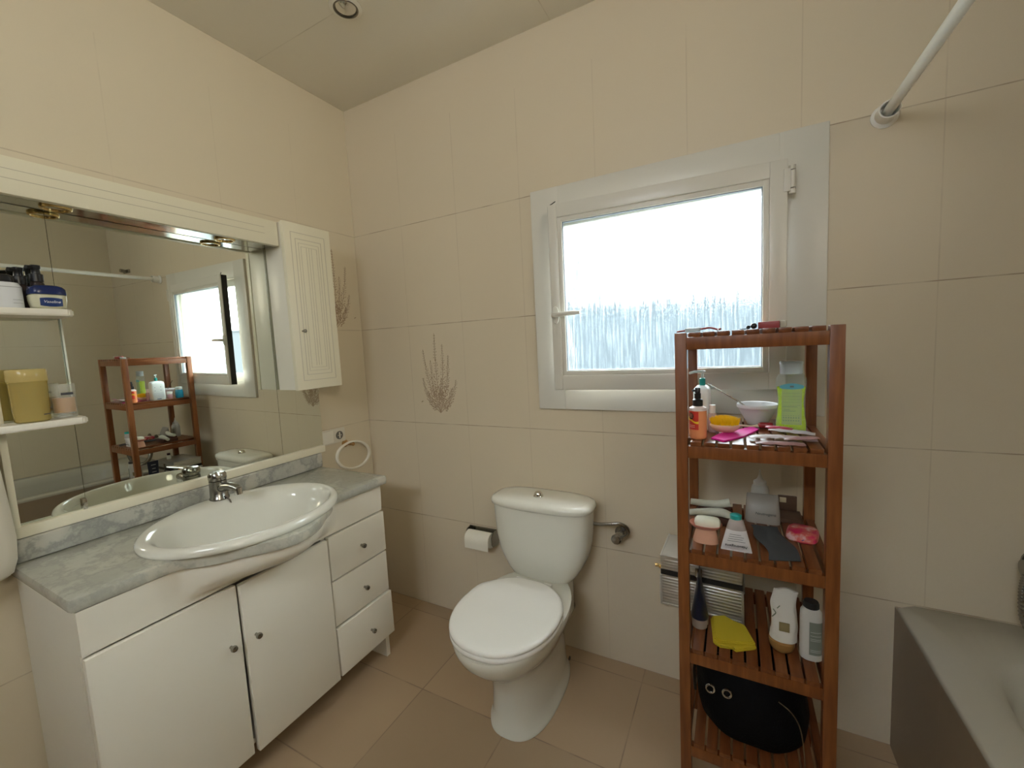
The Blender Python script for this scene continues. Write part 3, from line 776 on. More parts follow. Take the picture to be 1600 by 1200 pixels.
#@@ITEMS@@
# ------------------------------------------------------------------ things on the rack
S1, S2, S3, S4, S5 = [z+.0004 for z in LV]
def P(name, col, rough=.4, **k): return princ(name, col, rough, **k)
red = P('red_label', (.62, .045, .03), .35); yel = P('yellow_label', (.85, .52, .03), .35)
navy = P('navy_plastic', (.008, .012, .035), .3); teal = P('teal_plastic', (.02, .33, .30), .3)
ink = P('dark_print', (.05, .05, .055), .5)
def wrap(bm, cx, cy, a, b, z0, z1, a0, a1, off=.0004, e=2.0, n=20, mi=0, zf=None):
    """a label wrapped round part of a bottle; angles in degrees, 0 = +x, -90 = towards the room"""
    V = []
    for k in range(n+1):
        t = radians(a0+(a1-a0)*k/n); c, s_ = cos(t), sin(t)
        x = cx+(a+off)*math.copysign(abs(c)**(2/e), c); y = cy+(b+off)*math.copysign(abs(s_)**(2/e), s_)
        lo, hi = (zf(k/n) if zf else (z0, z1))
        V.append((bm.verts.new((x, y, lo)), bm.verts.new((x, y, hi))))
    for p, q in zip(V[:-1], V[1:]): bm.faces.new((p[0], q[0], q[1], p[1])).material_index = mi

# orange spray bottle
cx, cy = 1.5535, -.385
t = thing('spray_bottle', 'orange spray bottle with a red and yellow label and black spray top', 'bottle', (cx, cy, S2))
orange = P('orange_liquid_plastic', (.80, .30, .13), .25)
bm = bmnew(); lathe(bm, [(.0, S2), (.0175, S2), (.0195, S2+.002), (.0200, S2+.006), (.0200, S2+.070), (.0190, S2+.076), (.0130, S2+.0795), (.0105, S2+.081), (.0, S2+.081)], (cx, cy, 0), 36)
b_ = mesh('bottle', bm, orange, t)
bm = bmnew(); lathe(bm, [(.0202, S2+.0702), (.0192, S2+.0766), (.0132, S2+.0800), (.0107, S2+.0815)], (cx, cy, 0), 36, cap0=False, cap1=False); mesh('shoulder', bm, P('pink_white_plastic', (.80, .70, .66), .3), b_)
bm = bmnew(); wrap(bm, cx, cy, .020, .020, S2+.024, S2+.069, -190, -82, mi=0); mesh('label', bm, red, b_)
bm = bmnew(); wrap(bm, cx, cy, .0202, .0202, 0, 0, -190, -82, zf=lambda u: (S2+.043+.004*sin(u*5), S2+.050+.006*sin(u*5+.4))); mesh('label_stripe', bm, yel, b_)
bm = bmnew(); wrap(bm, cx, cy, .0203, .0203, 0, 0, -158, -112, zf=lambda u: (S2+.0575-.0085*sqrt(max(0, 1-(2*u-1)**2)), S2+.0575+.0085*sqrt(max(0, 1-(2*u-1)**2)))); mesh('label_disc', bm, P('label_brown', (.10, .03, .02), .4), b_)
bm = bmnew()
for k, zz in enumerate((.030, .034)): wrap(bm, cx, cy, .0203, .0203, S2+zz, S2+zz+.0012, -150, -105)
for k, zz in enumerate((.055, .0585, .062)): wrap(bm, cx, cy, .0205, .0205, S2+zz-.0006, S2+zz+.0006, -150, -122)
mesh('label_print', bm, P('pale_print', (.85, .45, .35), .5), b_)
bm = bmnew(); lathe(bm, [(.0, S2+.081), (.0118, S2+.081), (.0118, S2+.096), (.0095, S2+.098), (.0075, S2+.099), (.0075, S2+.112), (.0062, S2+.113), (.0062, S2+.124), (.005, S2+.126), (.0, S2+.126)], (cx, cy, 0), 24)
tube(bm, [(cx-.004, cy-.001, S2+.119), (cx-.012, cy-.003, S2+.119)], .0028, 10)
mesh('spray_top', bm, M['black'], t)

# white pump bottle
cx, cy = 1.556, -.262
t = thing('pump_bottle', 'flat white pump bottle with a teal collar, behind the orange spray bottle', 'bottle', (cx, cy, S2))
wpb = P('white_bottle', (.80, .84, .84), .3)
bm = bmnew(); loft(bm, [sq_ring(cx, cy, S2+z, a, b, 4.5, 48) for z, a, b in ((0, .019, .034), (.003, .021, .0365), (.100, .021, .0365), (.111, .019, .034), (.117, .013, .024), (.119, .008, .010))]); mesh('bottle', bm, wpb, t)
b_ = bpy.data.objects[[c for c in t.children][0].name]
bm = bmnew()
for yy, zz in ((-.018, .078), (.012, .080), (-.018, .058), (.012, .060)): box(bm, cx-.0216, cx-.0212, cy+yy-.002, cy+yy+.002, S2+zz, S2+zz+.003)
box(bm, cx-.0216, cx-.0212, cy-.012, cy+.010, S2+.006, S2+.011)
for k in range(5): box(bm, cx-.0215, cx-.0212, cy-.025, cy+.025, S2+.020+k*.006, S2+.0206+k*.006)
mesh('print', bm, P('blue_print', (.10, .16, .28), .5), b_, smooth=False)
bm = bmnew(); lathe(bm, [(.0075, S2+.119), (.0075, S2+.137), (.005, S2+.139), (.0, S2+.139)], (cx+.001, cy, 0), 20); c_ = mesh('collar', bm, teal, t)
bm = bmnew(); lathe(bm, [(.0035, S2+.139), (.0035, S2+.152), (.0075, S2+.154), (.0085, S2+.158), (.0, S2+.160)], (cx+.001, cy, 0), 16)
tube(bm, [(cx+.002, cy, S2+.156), (cx-.018, cy-.01, S2+.1565), (cx-.030, cy-.018, S2+.153)], [.004, .0035, .0028], 10); mesh('pump', bm, clear('milky_pump', (.80, .86, .84), .2, .3), c_)

# small clear and pink bottles
cx, cy = 1.5825, -.300
t = thing('travel_bottle', 'small clear pink bottle between orange spray bottle and yellow brush', 'bottle', (cx, cy, S2))
bm = bmnew(); lathe(bm, [(.0, S2), (.0095, S2), (.0105, S2+.002), (.0105, S2+.045), (.008, S2+.050)], (cx, cy, 0), 24, cap1=False); mesh('bottle', bm, clear('pink_clear_plastic', (.86, .70, .74), .1, .5), t)
bm = bmnew(); lathe(bm, [(.0075, S2+.050), (.0075, S2+.071), (.0, S2+.0715)], (cx, cy, 0), 20); mesh('cap', bm, P('frosted_cap', (.72, .70, .70), .3), t)
cx, cy = 1.578, -.150
t = thing('gel_jar', 'blue gel jar in the rack\'s back left corner, seen in the mirror', 'jar', (cx-.028, cy, S2))
bm = bmnew(); lathe(bm, [(.0, S2), (.018, S2), (.021, S2+.003), (.022, S2+.03), (.019, S2+.050), (.017, S2+.053)], (cx-.028, cy, 0), 32); mesh('jar', bm, P('blue_gel', (.01, .20, .33), .12, coat=.5), t)
bm = bmnew(); lathe(bm, [(.0175, S2+.053), (.0185, S2+.0535), (.0185, S2+.068), (.014, S2+.071), (.0, S2+.0715)], (cx-.028, cy, 0), 28); mesh('cap', bm, clear('clear_cap', (.86, .90, .90), .1, .35), t)
bm = bmnew(); tube(bm, curve_pts([(cx+.004, cy-.02, S2+.0725), (cx+.010, cy-.02, S2+.074)], 2), .003, 8); bm.free()
t = thing('cream_pot', 'small pink pot with a white lid, left of the blue gel jar in the mirror', 'jar', (1.552, -.200, S2))
bm = bmnew(); lathe(bm, [(.0, S2), (.012, S2), (.0135, S2+.002), (.0135, S2+.030), (.0, S2+.0305)], (1.552, -.200, 0), 24); mesh('pot', bm, P('pink_pot', (.62, .36, .40), .35), t)
bm = bmnew(); lathe(bm, [(.0138, S2+.0305), (.0138, S2+.044), (.0, S2+.0445)], (1.552, -.200, 0), 24); mesh('lid', bm, M['white'], t)

# oval brush with yellow bristles
cx, cy = 1.612, -.318
t = thing('bath_brush', 'oval pink-cream brush lying bristles up, its bristles yellow', 'brush', (cx, cy, S2))
ZB = S2+.0045
bm = bmnew(); loft(bm, [sq_ring(cx, cy, ZB+z, a, b, 2.1, 48) for z, a, b in ((0, .016, .010), (.002, .022, .015), (.008, .030, .021), (.015, .0345, .0245), (.019, .0350, .0250), (.020, .034, .024))]); mesh('base', bm, P('pink_cream_plastic', (.72, .52, .36), .35), t)
bm = bmnew(); rb = random.Random(5)
for k in range(480):
    r = sqrt(rb.random())*.94; a = rb.random()*2*pi
    x, y = cx+.033*r*cos(a), cy+.023*r*sin(a); h = .013+.008*(1-r*r)+rb.uniform(-.001, .0035)
    dx, dy = .006*r*cos(a)+rb.uniform(-.001, .001), .004*r*sin(a)
    tube(bm, [(x, y, ZB+.0195), (x+dx, y+dy, ZB+.0195+h)], [.0007, .00035], 4)
tag(mesh('bristles', bm, P('yellow_bristles', (.95, .62, .01), .45), t), kind='stuff')

# magenta envelope-like packet under the brush
def slab(bm, pts, z, th, mi=0):
    """flat polygon with thickness; pts may carry their own height"""
    lo = [bm.verts.new((p[0], p[1], z+(p[2] if len(p) > 2 else 0))) for p in pts]
    hi = [bm.verts.new((p[0], p[1], z+th+(p[2] if len(p) > 2 else 0))) for p in pts]
    bm.faces.new(lo[::-1]).material_index = mi; bm.faces.new(hi).material_index = mi
    for i in range(len(pts)):
        j = (i+1) % len(pts); bm.faces.new((lo[i], lo[j], hi[j], hi[i])).material_index = mi
def soft(bm, b=.0012):
    bmesh.ops.bevel(bm, geom=list(bm.edges), offset=b, segments=2, affect='EDGES')
bm = bmnew(); slab(bm, [(1.583, -.391), (1.612, -.417), (1.655, -.352), (1.690, -.262), (1.676, -.222), (1.640, -.282), (1.598, -.338)], S2, .004); soft(bm, .001)
tag(mesh('flat_packet', bm, P('magenta_plastic', (.78, .02, .36), .3), smooth=True, org=(1.635, -.33, S2)), 'magenta flat plastic packet under the yellow-bristled brush', 'packet')

# white bowl with a steel rod, dye brush
cx, cy = 1.690, -.168
t = thing('mixing_bowl', 'white plastic mixing bowl behind the yellow-bristled brush', 'bowl', (cx, cy, S2))
bm = bmnew(); rr = [(.0, S2), (.024, S2), (.026, S2+.002), (.030, S2+.012), (.044, S2+.038), (.0475, S2+.046), (.0505, S2+.048), (.0512, S2+.0545), (.0500, S2+.0575), (.0470, S2+.056), (.044, S2+.046), (.038, S2+.032), (.026, S2+.010), (.0, S2+.005)]
loft(bm, [[(cx+r*cos(2*pi*i/48), cy+r*sin(2*pi*i/48), z) for i in range(48)] for r, z in rr if r > 0], True, True); mesh('bowl', bm, P('milky_white_plastic', (.70, .69, .70), .35), t)
bm = bmnew(); tube(bm, [(cx-.012, cy+.004, S2+.034), (cx-.046, cy, S2+.0625), (1.566, -.172, S2+.114)], [.0022, .0020, .0016], 10)
tag(mesh('metal_rod', bm, M['chrome_d'], org=(cx-.01, cy, S2+.034)), 'thin grey steel rod leaning out of the white mixing bowl', 'rod')
t = thing('nail_polish_brush', 'small brush with red and cream handle lying in front of the white bowl', 'brush', (1.69, -.225, S2))
bm = bmnew(); tube(bm, [(1.628, -.236, S2+.006), (1.640, -.236, S2+.006)], .0055, 12); mesh('ferrule', bm, M['black'], t)
bm = bmnew(); tube(bm, [(1.640, -.236, S2+.006), (1.652, -.234, S2+.006), (1.672, -.233, S2+.005), (1.690, -.231, S2+.006)], [.004, .003, .0025, .005], 12); mesh('shaft', bm, P('cream_handle', (.70, .58, .42), .4), t)
bm = bmnew(); tube(bm, [(1.690, -.231, S2+.0065), (1.693, -.2305, S2+.0082), (1.722, -.2275, S2+.0082)], [.005, .0078, .0078], 14); mesh('cap', bm, P('dark_red_cap', (.30, .015, .02), .3), t)

# big clear bottle with yellow-green lotion
cx, cy = 1.7585, -.262
t = thing('lotion_bottle', 'large clear bottle of yellow-green lotion with a pale flip cap', 'bottle', (cx, cy, S2))
prof = [(0, .0310, .015), (.004, .0335, .017), (.022, .0335, .0175), (.045, .0305, .0165), (.075, .0285, .016), (.100, .0305, .0165), (.118, .0325, .017), (.134, .0325, .017), (.143, .029, .016), (.149, .022, .014)]
def pr(z):
    for (z0, a0, b0), (z1, a1, b1) in zip(prof[:-1], prof[1:]):
        if z0 <= z <= z1: f = (z-z0)/(z1-z0); f = f*f*(3-2*f); return a0+(a1-a0)*f, b0+(b1-b0)*f
    return prof[-1][1:]
zs = [i*.149/40 for i in range(41)]
bm = bmnew(); loft(bm, [sq_ring(cx, cy, S2+z, *pr(z), 3.2, 56) for z in zs]); mesh('bottle', bm, clear('clear_plastic', (.93, .96, .96), .06, .88), t)
bm = bmnew(); loft(bm, [sq_ring(cx, cy, S2+.0025+z, pr(z)[0]-.0022, pr(z)[1]-.002, 3.2, 56) for z in [i*.112/30 for i in range(31)]])
lm = bpy.data.materials.new('yellow_green_lotion'); lm.use_nodes = True
b = BS(lm); b.inputs['Base Color'].default_value = (.60, .72, .03, 1); b.inputs['Roughness'].default_value = .15
tl2 = N(lm, 'ShaderNodeBsdfTranslucent'); tl2.inputs[0].default_value = (.74, .90, .06, 1)
xx = N(lm, 'ShaderNodeMixShader'); xx.inputs[0].default_value = .55; L(lm, b.outputs[0], xx.inputs[1]); L(lm, tl2.outputs[0], xx.inputs[2]); L(lm, xx.outputs[0], lm.node_tree.nodes['Material Output'].inputs[0])
mesh('lotion', bm, lm, t)
b_ = [c for c in t.children if c.name.startswith('bottle')][0]
def front_panel(bm, x0, x1, z0, z1, off, top_arc=0, bot_arc=0, n=14):
    V = []
    for k in range(n+1):
        u = k/n; x = x0+(x1-x0)*u
        zt = z1+top_arc*(1-(2*u-1)**2); zb = z0-bot_arc*(1-(2*u-1)**2)
        col = []
        for q in range(7):
            z = zb+(zt-zb)*q/6; a, bb = pr(z-S2); yy = cy-bb*(1-abs((x-cx)/a)**3.2)**(1/3.2)-off; col.append(bm.verts.new((x, yy, z)))
        V.append(col)
    for A, B in zip(V[:-1], V[1:]):
        for q in range(6): bm.faces.new((A[q], B[q], B[q+1], A[q+1]))
bm = bmnew(); front_panel(bm, cx-.021, cx+.021, S2+.022, S2+.113, .0005); lb_ = mesh('back_label', bm, clear('pale_green_label', (.80, .86, .60), .4, .55), b_)
bm = bmnew(); front_panel(bm, cx-.025, cx+.025, S2+.113, S2+.119, .0008, .006, .003); mesh('blue_badge', bm, P('blue_badge', (.16, .52, .62), .35), b_)
bm = bmnew()
for k in range(5): front_panel(bm, cx-.018, cx+.018, S2+.100-k*.0075, S2+.1006-k*.0075, .0012, n=4)
front_panel(bm, cx-.019, cx+.012, S2+.066, S2+.0675, .0012, n=4); front_panel(bm, cx-.016, cx-.004, S2+.059, S2+.0602, .0012, n=4); front_panel(bm, cx-.018, cx+.008, S2+.0555, S2+.0568, .0012, n=4)
for r_, zz in enumerate((.044, .038, .031)):
    for k in range(7): front_panel(bm, cx-.018+k*.0052, cx-.0152+k*.0052, S2+zz, S2+zz+(.003 if r_ else .001), .0012, n=2)
front_panel(bm, cx-.004, cx+.004, S2+.115, S2+.1195, .0014, n=3)
mesh('label_print', bm, P('faint_print', (.20, .24, .24), .6), b_)
bm = bmnew(); loft(bm, [sq_ring(cx, cy, S2+z, a, b, 2.6, 48) for z, a, b in ((.147, .0225, .014), (.150, .0238, .0155), (.172, .0238, .0155), (.1725, .0248, .0165), (.176, .0250, .0165), (.179, .0235, .015))]); mesh('flip_cap', bm, clear('pale_blue_cap', (.80, .90, .92), .25, .25), t)

# heap of small packets
rp = random.Random(11)
pk_cols = [P('mauve_packet', (.55, .38, .40), .35), P('pearl_packet', (.74, .68, .72), .3), P('brown_pink_packet', (.40, .24, .24), .35), P('silver_packet', (.62, .60, .64), .28), P('dark_red_packet', (.42, .04, .08), .35)]
specs = [ # x, y, z, w, d, rot, tilt, colour, label
 (1.724, -.405, .0004, .096, .026, 3, 0, 2, 'brown-pink sachet at the bottom front of the heap on the second shelf'),
 (1.748, -.372, .0070, .100, .030, -4, 2, 0, 'mauve sachet above the brown-pink one, in the heap\'s middle'),
 (1.700, -.378, .0085, .070, .026, 6, -2, 1, 'pearly white sachet at the left end of the heap'),
 (1.752, -.342, .0160, .092, .028, -9, 3, 3, 'silvery sachet crossing the top of the heap'),
 (1.728, -.330, .0205, .056, .022, -10, 2, 4, 'dark red sachet at the back of the heap, before the lotion bottle'),
 (1.765, -.398, .0125, .066, .018, 4, -5, 2, 'dusky pink sachet at the heap\'s right front')]
for i, (x, y, z, w_, d_, rt, tl_, ci, lab) in enumerate(specs):
    bm = bmnew(); nx, ny_ = 14, 6; V = []
    top, botm = [], []
    for a in range(nx+1):
        rt_, rb_ = [], []
        for c_ in range(ny_+1):
            u, v = a/nx-.5, c_/ny_-.5
            puff = .0036*max(0, (1-(2*u)**4)*(1-(2*v)**4)); wv = .0008*sin(u*19+i*2)*cos(v*7)
            rt_.append(bm.verts.new((u*w_, v*d_, .0022+puff+wv))); rb_.append(bm.verts.new((u*w_, v*d_, .0012-puff*.35+wv)))
        top.append(rt_); botm.append(rb_)
    for a in range(nx):
        for c_ in range(ny_):
            bm.faces.new((top[a][c_], top[a+1][c_], top[a+1][c_+1], top[a][c_+1])); bm.faces.new((botm[a][c_], botm[a][c_+1], botm[a+1][c_+1], botm[a+1][c_]))
        bm.faces.new((top[a][0], botm[a][0], botm[a+1][0], top[a+1][0])); bm.faces.new((top[a][ny_], top[a+1][ny_], botm[a+1][ny_], botm[a][ny_]))
    for a in range(ny_):
        bm.faces.new((top[0][a], top[0][a+1], botm[0][a+1], botm[0][a])); bm.faces.new((top[nx][a], botm[nx][a], botm[nx][a+1], top[nx][a+1]))
    o = mesh('sachet', bm, pk_cols[ci], local=True); o.location = (x, y, S2+z); o.rotation_euler = (0, radians(tl_), radians(rt))
    tag(o, lab, 'packet', 'heap of sachets on the second shelf')

# top of the rack
t = thing('disposable_razor', 'red razor lying at the left front of the rack\'s top', 'razor', (1.555, -.385, S1))
bm = bmnew(); tube(bm, curve_pts([(1.508, -.392, S1+.003), (1.525, -.390, S1+.006), (1.545, -.388, S1+.006), (1.566, -.386, S1+.0065), (1.586, -.384, S1+.0085), (1.598, -.383, S1+.005), (1.604, -.382, S1+.003)], 5), [.0018, .002, .0025, .003, .0032]*3+[.003, .0045, .0045, .0042, .004, .0035, .0028, .0022, .002, .002, .002, .002, .002, .002, .002, .002], 8) if False else tube(bm, curve_pts([(1.508, -.392, S1+.003), (1.525, -.390, S1+.005), (1.545, -.388, S1+.006), (1.566, -.386, S1+.0075), (1.582, -.384, S1+.0090), (1.594, -.383, S1+.0055), (1.600, -.382, S1+.003), (1.606, -.382, S1+.006)], 4), .0024, 8)
mesh('handle', bm, P('dull_red_plastic', (.26, .05, .05), .4), t)
bm = bmnew(); box(bm, 1.5975, 1.6015, -.395, -.370, S1+.0005, S1+.0032, .0006); mesh('razor_head', bm, M['chrome_d'], t)
bm = bmnew(); box(bm, 1.529, 1.563, -.418, -.400, S1+.0002, S1+.0105, .002)
tag(mesh('blister_pack', bm, clear('clear_blister', (.66, .74, .78), .1, .35), org=(1.546, -.409, S1)), 'clear plastic blister pack at the left front of the rack\'s top', 'packet')
t = thing('hair_tie', 'black beaded hair tie on the rack\'s top, left of the red box', 'hair tie', (1.668, -.375, S1))
for dx, r in ((-.0055, .0045), (.0055, .0068)):
    bm = bmnew(); bmesh.ops.create_uvsphere(bm, u_segments=16, v_segments=10, radius=r, matrix=Matrix.Translation((1.668+dx, -.375, S1+r+.0004))); mesh('bead', bm, M['black'], t)
bm = bmnew(); torus(bm, (1.652, -.375, S1+.0014), .008, .001, 'z', 24, 6); mesh('elastic', bm, M['black'], t)
t = thing('red_box', 'small dark red box with a pale end on the rack\'s top', 'box', (1.709, -.372, S1), (0, 0, radians(-6)))
def lp(name, fn, mat, par, smooth=True):
    b = bmnew(); fn(b); return mesh(name, b, mat, par, smooth, local=True)
lp('box_body', lambda b: box(b, -.026, .016, -.014, .014, 0, .0155, .0015), P('dark_red_card', (.30, .045, .045), .4), t)
lp('box_end', lambda b: box(b, .016, .029, -.0145, .0145, -.0, .0165, .0035), P('beige_card', (.42, .38, .30), .5), t)

# --------------------------------------------- third shelf
cx, cy = 1.5685, -.372
t = thing('soap_dish', 'pink plastic soap dish at the front left of the third shelf', 'soap dish', (cx, cy, S3))
pk = P('salmon_pink_plastic', (.62, .25, .18), .35)
bm = bmnew(); ZD = S3+.036
loft(bm, [sq_ring(cx, cy, ZD+z, a, b, 2.3, 44) for z, a, b in ((0, .026, .019), (.002, .030, .022), (.008, .036, .0275), (.011, .038, .029), (.012, .0375, .0285), (.0105, .035, .0265), (.004, .029, .021), (.003, .02, .015))]); mesh('dish', bm, pk, t)
bm = bmnew(); loft(bm, [sq_ring(cx, cy, S3+z, a, b, 2.4, 32) for z, a, b in ((0, .030, .022), (.003, .030, .022), (.036, .022, .016))]); mesh('foot', bm, P('pale_pink_plastic', (.66, .36, .24), .4), t)
bm = bmnew(); loft(bm, [sq_ring(cx+.004, cy, ZD+.0035+z, a, b, 3.2, 44) for z, a, b in ((0, .024, .0145), (.003, .029, .018), (.010, .031, .0195), (.016, .030, .019), (.021, .026, .0155), (.0225, .018, .010))])
tag(mesh('soap_bar', bm, P('cream_soap', (.78, .76, .62), .4, sub=.15), org=(cx, cy, ZD+.0035)), 'cream bar of soap in the pink soap dish', 'soap')

# tube standing on its crimp, cap up
cx, cy = 1.637, -.403
t = thing('hand_cream_tube', 'white cream tube standing cap up, its name upside down, teal neck', 'tube', (cx, cy, S3))
def tube_ring(z, a, b, n=40): return sq_ring(cx, cy, S3+z, a, b, 2.0, n)
bm = bmnew(); loft(bm, [tube_ring(z, a, b) for z, a, b in ((0, .0335, .0008), (.004, .0335, .0009), (.005, .0330, .0020), (.02, .030, .006), (.045, .024, .0115), (.056, .0215, .0130))]); bd = mesh('tube_body', bm, P('pearl_white_tube', (.72, .70, .70), .28), t)
bm = bmnew(); loft(bm, [tube_ring(z, a, b) for z, a, b in ((.056, .0215, .0130), (.068, .0185, .0145), (.078, .0150, .0140), (.082, .011, .011))]); mesh('clear_shoulder', bm, clear('clear_shoulder_plastic', (.78, .70, .66), .08, .45), t)
bm = bmnew(); lathe(bm, [(.0, S3+.082), (.0125, S3+.082), (.0128, S3+.091), (.0105, S3+.0925), (.0, S3+.093)], (cx-.001, cy, 0), 28); mesh('cap', bm, teal, t)
tilt = math.atan2(.0125, .056)
text_part('brand_name', 'Neutrogena', .0098, ink, bd, (0.0, -.0052, .0145), (radians(90)-.23, radians(180), 0), shear=.25)
bm = bmnew()
for k in range(4):
    z0 = S3+.028+k*.006; yy = cy-.0070-.0115*(z0-S3-.02)/.036*1.0-.0018
    hw = .019-.0016*k
    yy = cy-(.0085+(.0125-.0085)*k/3)-.0010
    box(bm, cx-hw, cx+hw-.004*(k % 2), yy-.0002, yy+.0002, z0, z0+.0007)
mesh('small_print', bm, ink, bd, smooth=False)

# two white-green flat wraps at the back left
for i, (pts, lab) in enumerate((([(1.520, -.215, .041), (1.545, -.215, .040), (1.575, -.212, .0395), (1.600, -.210, .042), (1.622, -.208, .048)], 'upper pale green-white rolled sleeve at the back left of the third shelf'),
                                ([(1.520, -.250, .021), (1.550, -.250, .026), (1.580, -.249, .030), (1.603, -.248, .031), (1.622, -.246, .024), (1.634, -.246, .022)], 'lower pale green-white tube over the soap dish, its tip to the right'))):
    bm = bmnew(); pp = curve_pts([(a, b_, S3+c_) for a, b_, c_ in pts], 5); n_ = len(pp)
    rad = [(.0085+.0035*(k/n_) if i == 0 else .0088+.003*sin(pi*k/n_)-(.006 if k > n_-5 else 0)) for k in range(n_)]
    tube(bm, pp, rad, 14)
    tag(mesh('foil_tube', bm, P('pale_green_foil', (.55, .56, .47), .35), org=(1.57, -.23, S3+.02)), lab, 'tube', 'pale tubes on the third shelf')
bm = bmnew(); box(bm, 1.536, 1.628, -.268, -.190, S3, S3+.020, .003); box(bm, 1.540, 1.624, -.225, -.192, S3+.0202, S3+.031, .002)
tag(mesh('brown_case', bm, P('dark_brown_plastic', (.06, .022, .014), .5), org=(1.58, -.23, S3)), 'low dark brown case under the pale tubes on the third shelf', 'case')

# nozzle bottle, printed box behind the grey cloth
cx, cy = 1.699, -.128
t = thing('nozzle_bottle', 'translucent white bottle with a pointed nozzle at the back of the third shelf', 'bottle', (cx, cy, S3))
mk = P('milky_translucent', (.40, .38, .34), .35)
bm = bmnew(); lathe(bm, [(.0, S3), (.021, S3), (.023, S3+.003), (.023, S3+.068), (.020, S3+.080), (.016, S3+.084)], (cx, cy, 0), 32); mesh('bottle', bm, mk, t)
bm = bmnew(); lathe(bm, [(.0165, S3+.084), (.0165, S3+.094), (.010, S3+.098), (.006, S3+.104), (.0025, S3+.118), (.002, S3+.127), (.0, S3+.127)], (cx, cy, 0), 24); mesh('nozzle_cap', bm, P('milky_cap', (.55, .53, .49), .35), t)
t = thing('cosmetic_pouch', 'greyish printed pouch in front of the nozzle bottle', 'pouch', (1.702, -.205, S3))
bm = bmnew(); loft(bm, [sq_ring(1.702, -.200+.004*k, S3+z, a, b, 3.5, 40) for k, (z, a, b) in enumerate(((0, .040, .014), (.004, .042, .017), (.035, .041, .016), (.058, .039, .009), (.071, .038, .0025), (.074, .037, .001)))]); bd = mesh('pouch', bm, P('grey_beige_pouch', (.30, .27, .235), .35), t)
text_part('print', 'Neutrogena', .010, ink, bd, (.006, -.0125, .030), (radians(84), 0, 0), shear=.2)
t = thing('makeup_palette', 'dark brown open compact with a gold catch right of the pouch', 'compact', (1.758, -.150, S3))
bm = bmnew(); box(bm, 1.744, 1.796, -.185, -.115, S3, S3+.012, .002); box(bm, 1.744, 1.790, -.120, -.113, S3+.012, S3+.055, .002)
mesh('case', bm, P('brown_compact', (.09, .05, .03), .4), t)
bm = bmnew(); box(bm, 1.748, 1.764, -.124, -.1205, S3+.036, S3+.050, .001); mesh('catch', bm, P('pale_gold', (.55, .45, .28), .35), t)

# grey cloth draped over the shelf front
bm = bmnew()
nx, ny_ = 26, 30; grid = []
for a in range(nx+1):
    row = []
    for b in range(ny_+1):
        u, v = a/nx, b/ny_
        # corners: back-left, back-right, front-right, front-left
        p = (Vector((1.668, -.236))*(1-u)+Vector((1.735, -.228))*u)*(1-v)+(Vector((1.706, -.424))*(1-u)+Vector((1.770, -.405))*u)*v
        edge = .006*sin(v*9+1)*(1-u)-.005*sin(v*7)*u
        x = p.x+edge; y = p.y
        z = .0035+.0028*abs(sin(u*5+v*2.5))*sin(v*pi)+.002*noise.noise(Vector((u*3, v*4, 0)))
        if v > .93: z -= (v-.93)*.02; z = max(z, .0018)
        row.append((x, y, S3+max(z, .0018)))
    grid.append(row)
top = [[bm.verts.new(p) for p in r] for r in grid]; bot = [[bm.verts.new((p[0], p[1], p[2]-.0014)) for p in r] for r in grid]
for a in range(nx):
    for b in range(ny_):
        bm.faces.new((top[a][b], top[a+1][b], top[a+1][b+1], top[a][b+1])); bm.faces.new((bot[a][b], bot[a][b+1], bot[a+1][b+1], bot[a+1][b]))
for a in range(nx):
    bm.faces.new((top[a][0], bot[a][0], bot[a+1][0], top[a+1][0])); bm.faces.new((top[a][ny_], top[a+1][ny_], bot[a+1][ny_], bot[a][ny_]))
for b in range(ny_):
    bm.faces.new((top[0][b], top[0][b+1], bot[0][b+1], bot[0][b])); bm.faces.new((top[nx][b], bot[nx][b], bot[nx][b+1], top[nx][b+1]))
gc = P('grey_blue_cloth', (.055, .060, .066), .9); bump(gc, noise_(gc, 700, 2), .5, .001)
tag(mesh('face_cloth', bm, gc, org=(1.72, -.33, S3)), 'dark grey-blue cloth lying across the third shelf', 'cloth')

# pink pack
bm = bmnew()
loft(bm, [sq_ring(1.786, -.262, S3+z, a, b, 4, 40) for z, a, b in ((0, .031, .040), (.004, .034, .043), (.014, .033, .041), (.019, .028, .034), (.020, .012, .015))])
bmesh.ops.rotate(bm, verts=bm.verts, cent=(1.786, -.262, S3), matrix=Matrix.Rotation(radians(-12), 3, 'Z'))
pm = P('bright_pink_foil', (.62, .03, .12), .3); cc = ramp(pm, noise_(pm, 42, 3), [(.42, (.60, .015, .10)), (.56, (.66, .16, .12)), (.66, (.72, .45, .45))]); L(pm, cc, BS(pm).inputs['Base Color'])
t = mesh('tissue_pack', bm, pm, org=(1.786, -.262, S3)); tag(t, 'bright pink foil pack at the right of the third shelf', 'packet')
bm = bmnew(); loft(bm, [sq_ring(1.7855, -.3040, S3+.0075+z, a, .0004, 2, 24) for z, a in ((-.003, .002), (0, .007), (.003, .002))]); mesh('badge', bm, P('blue_badge_small', (.05, .05, .25), .4), t)

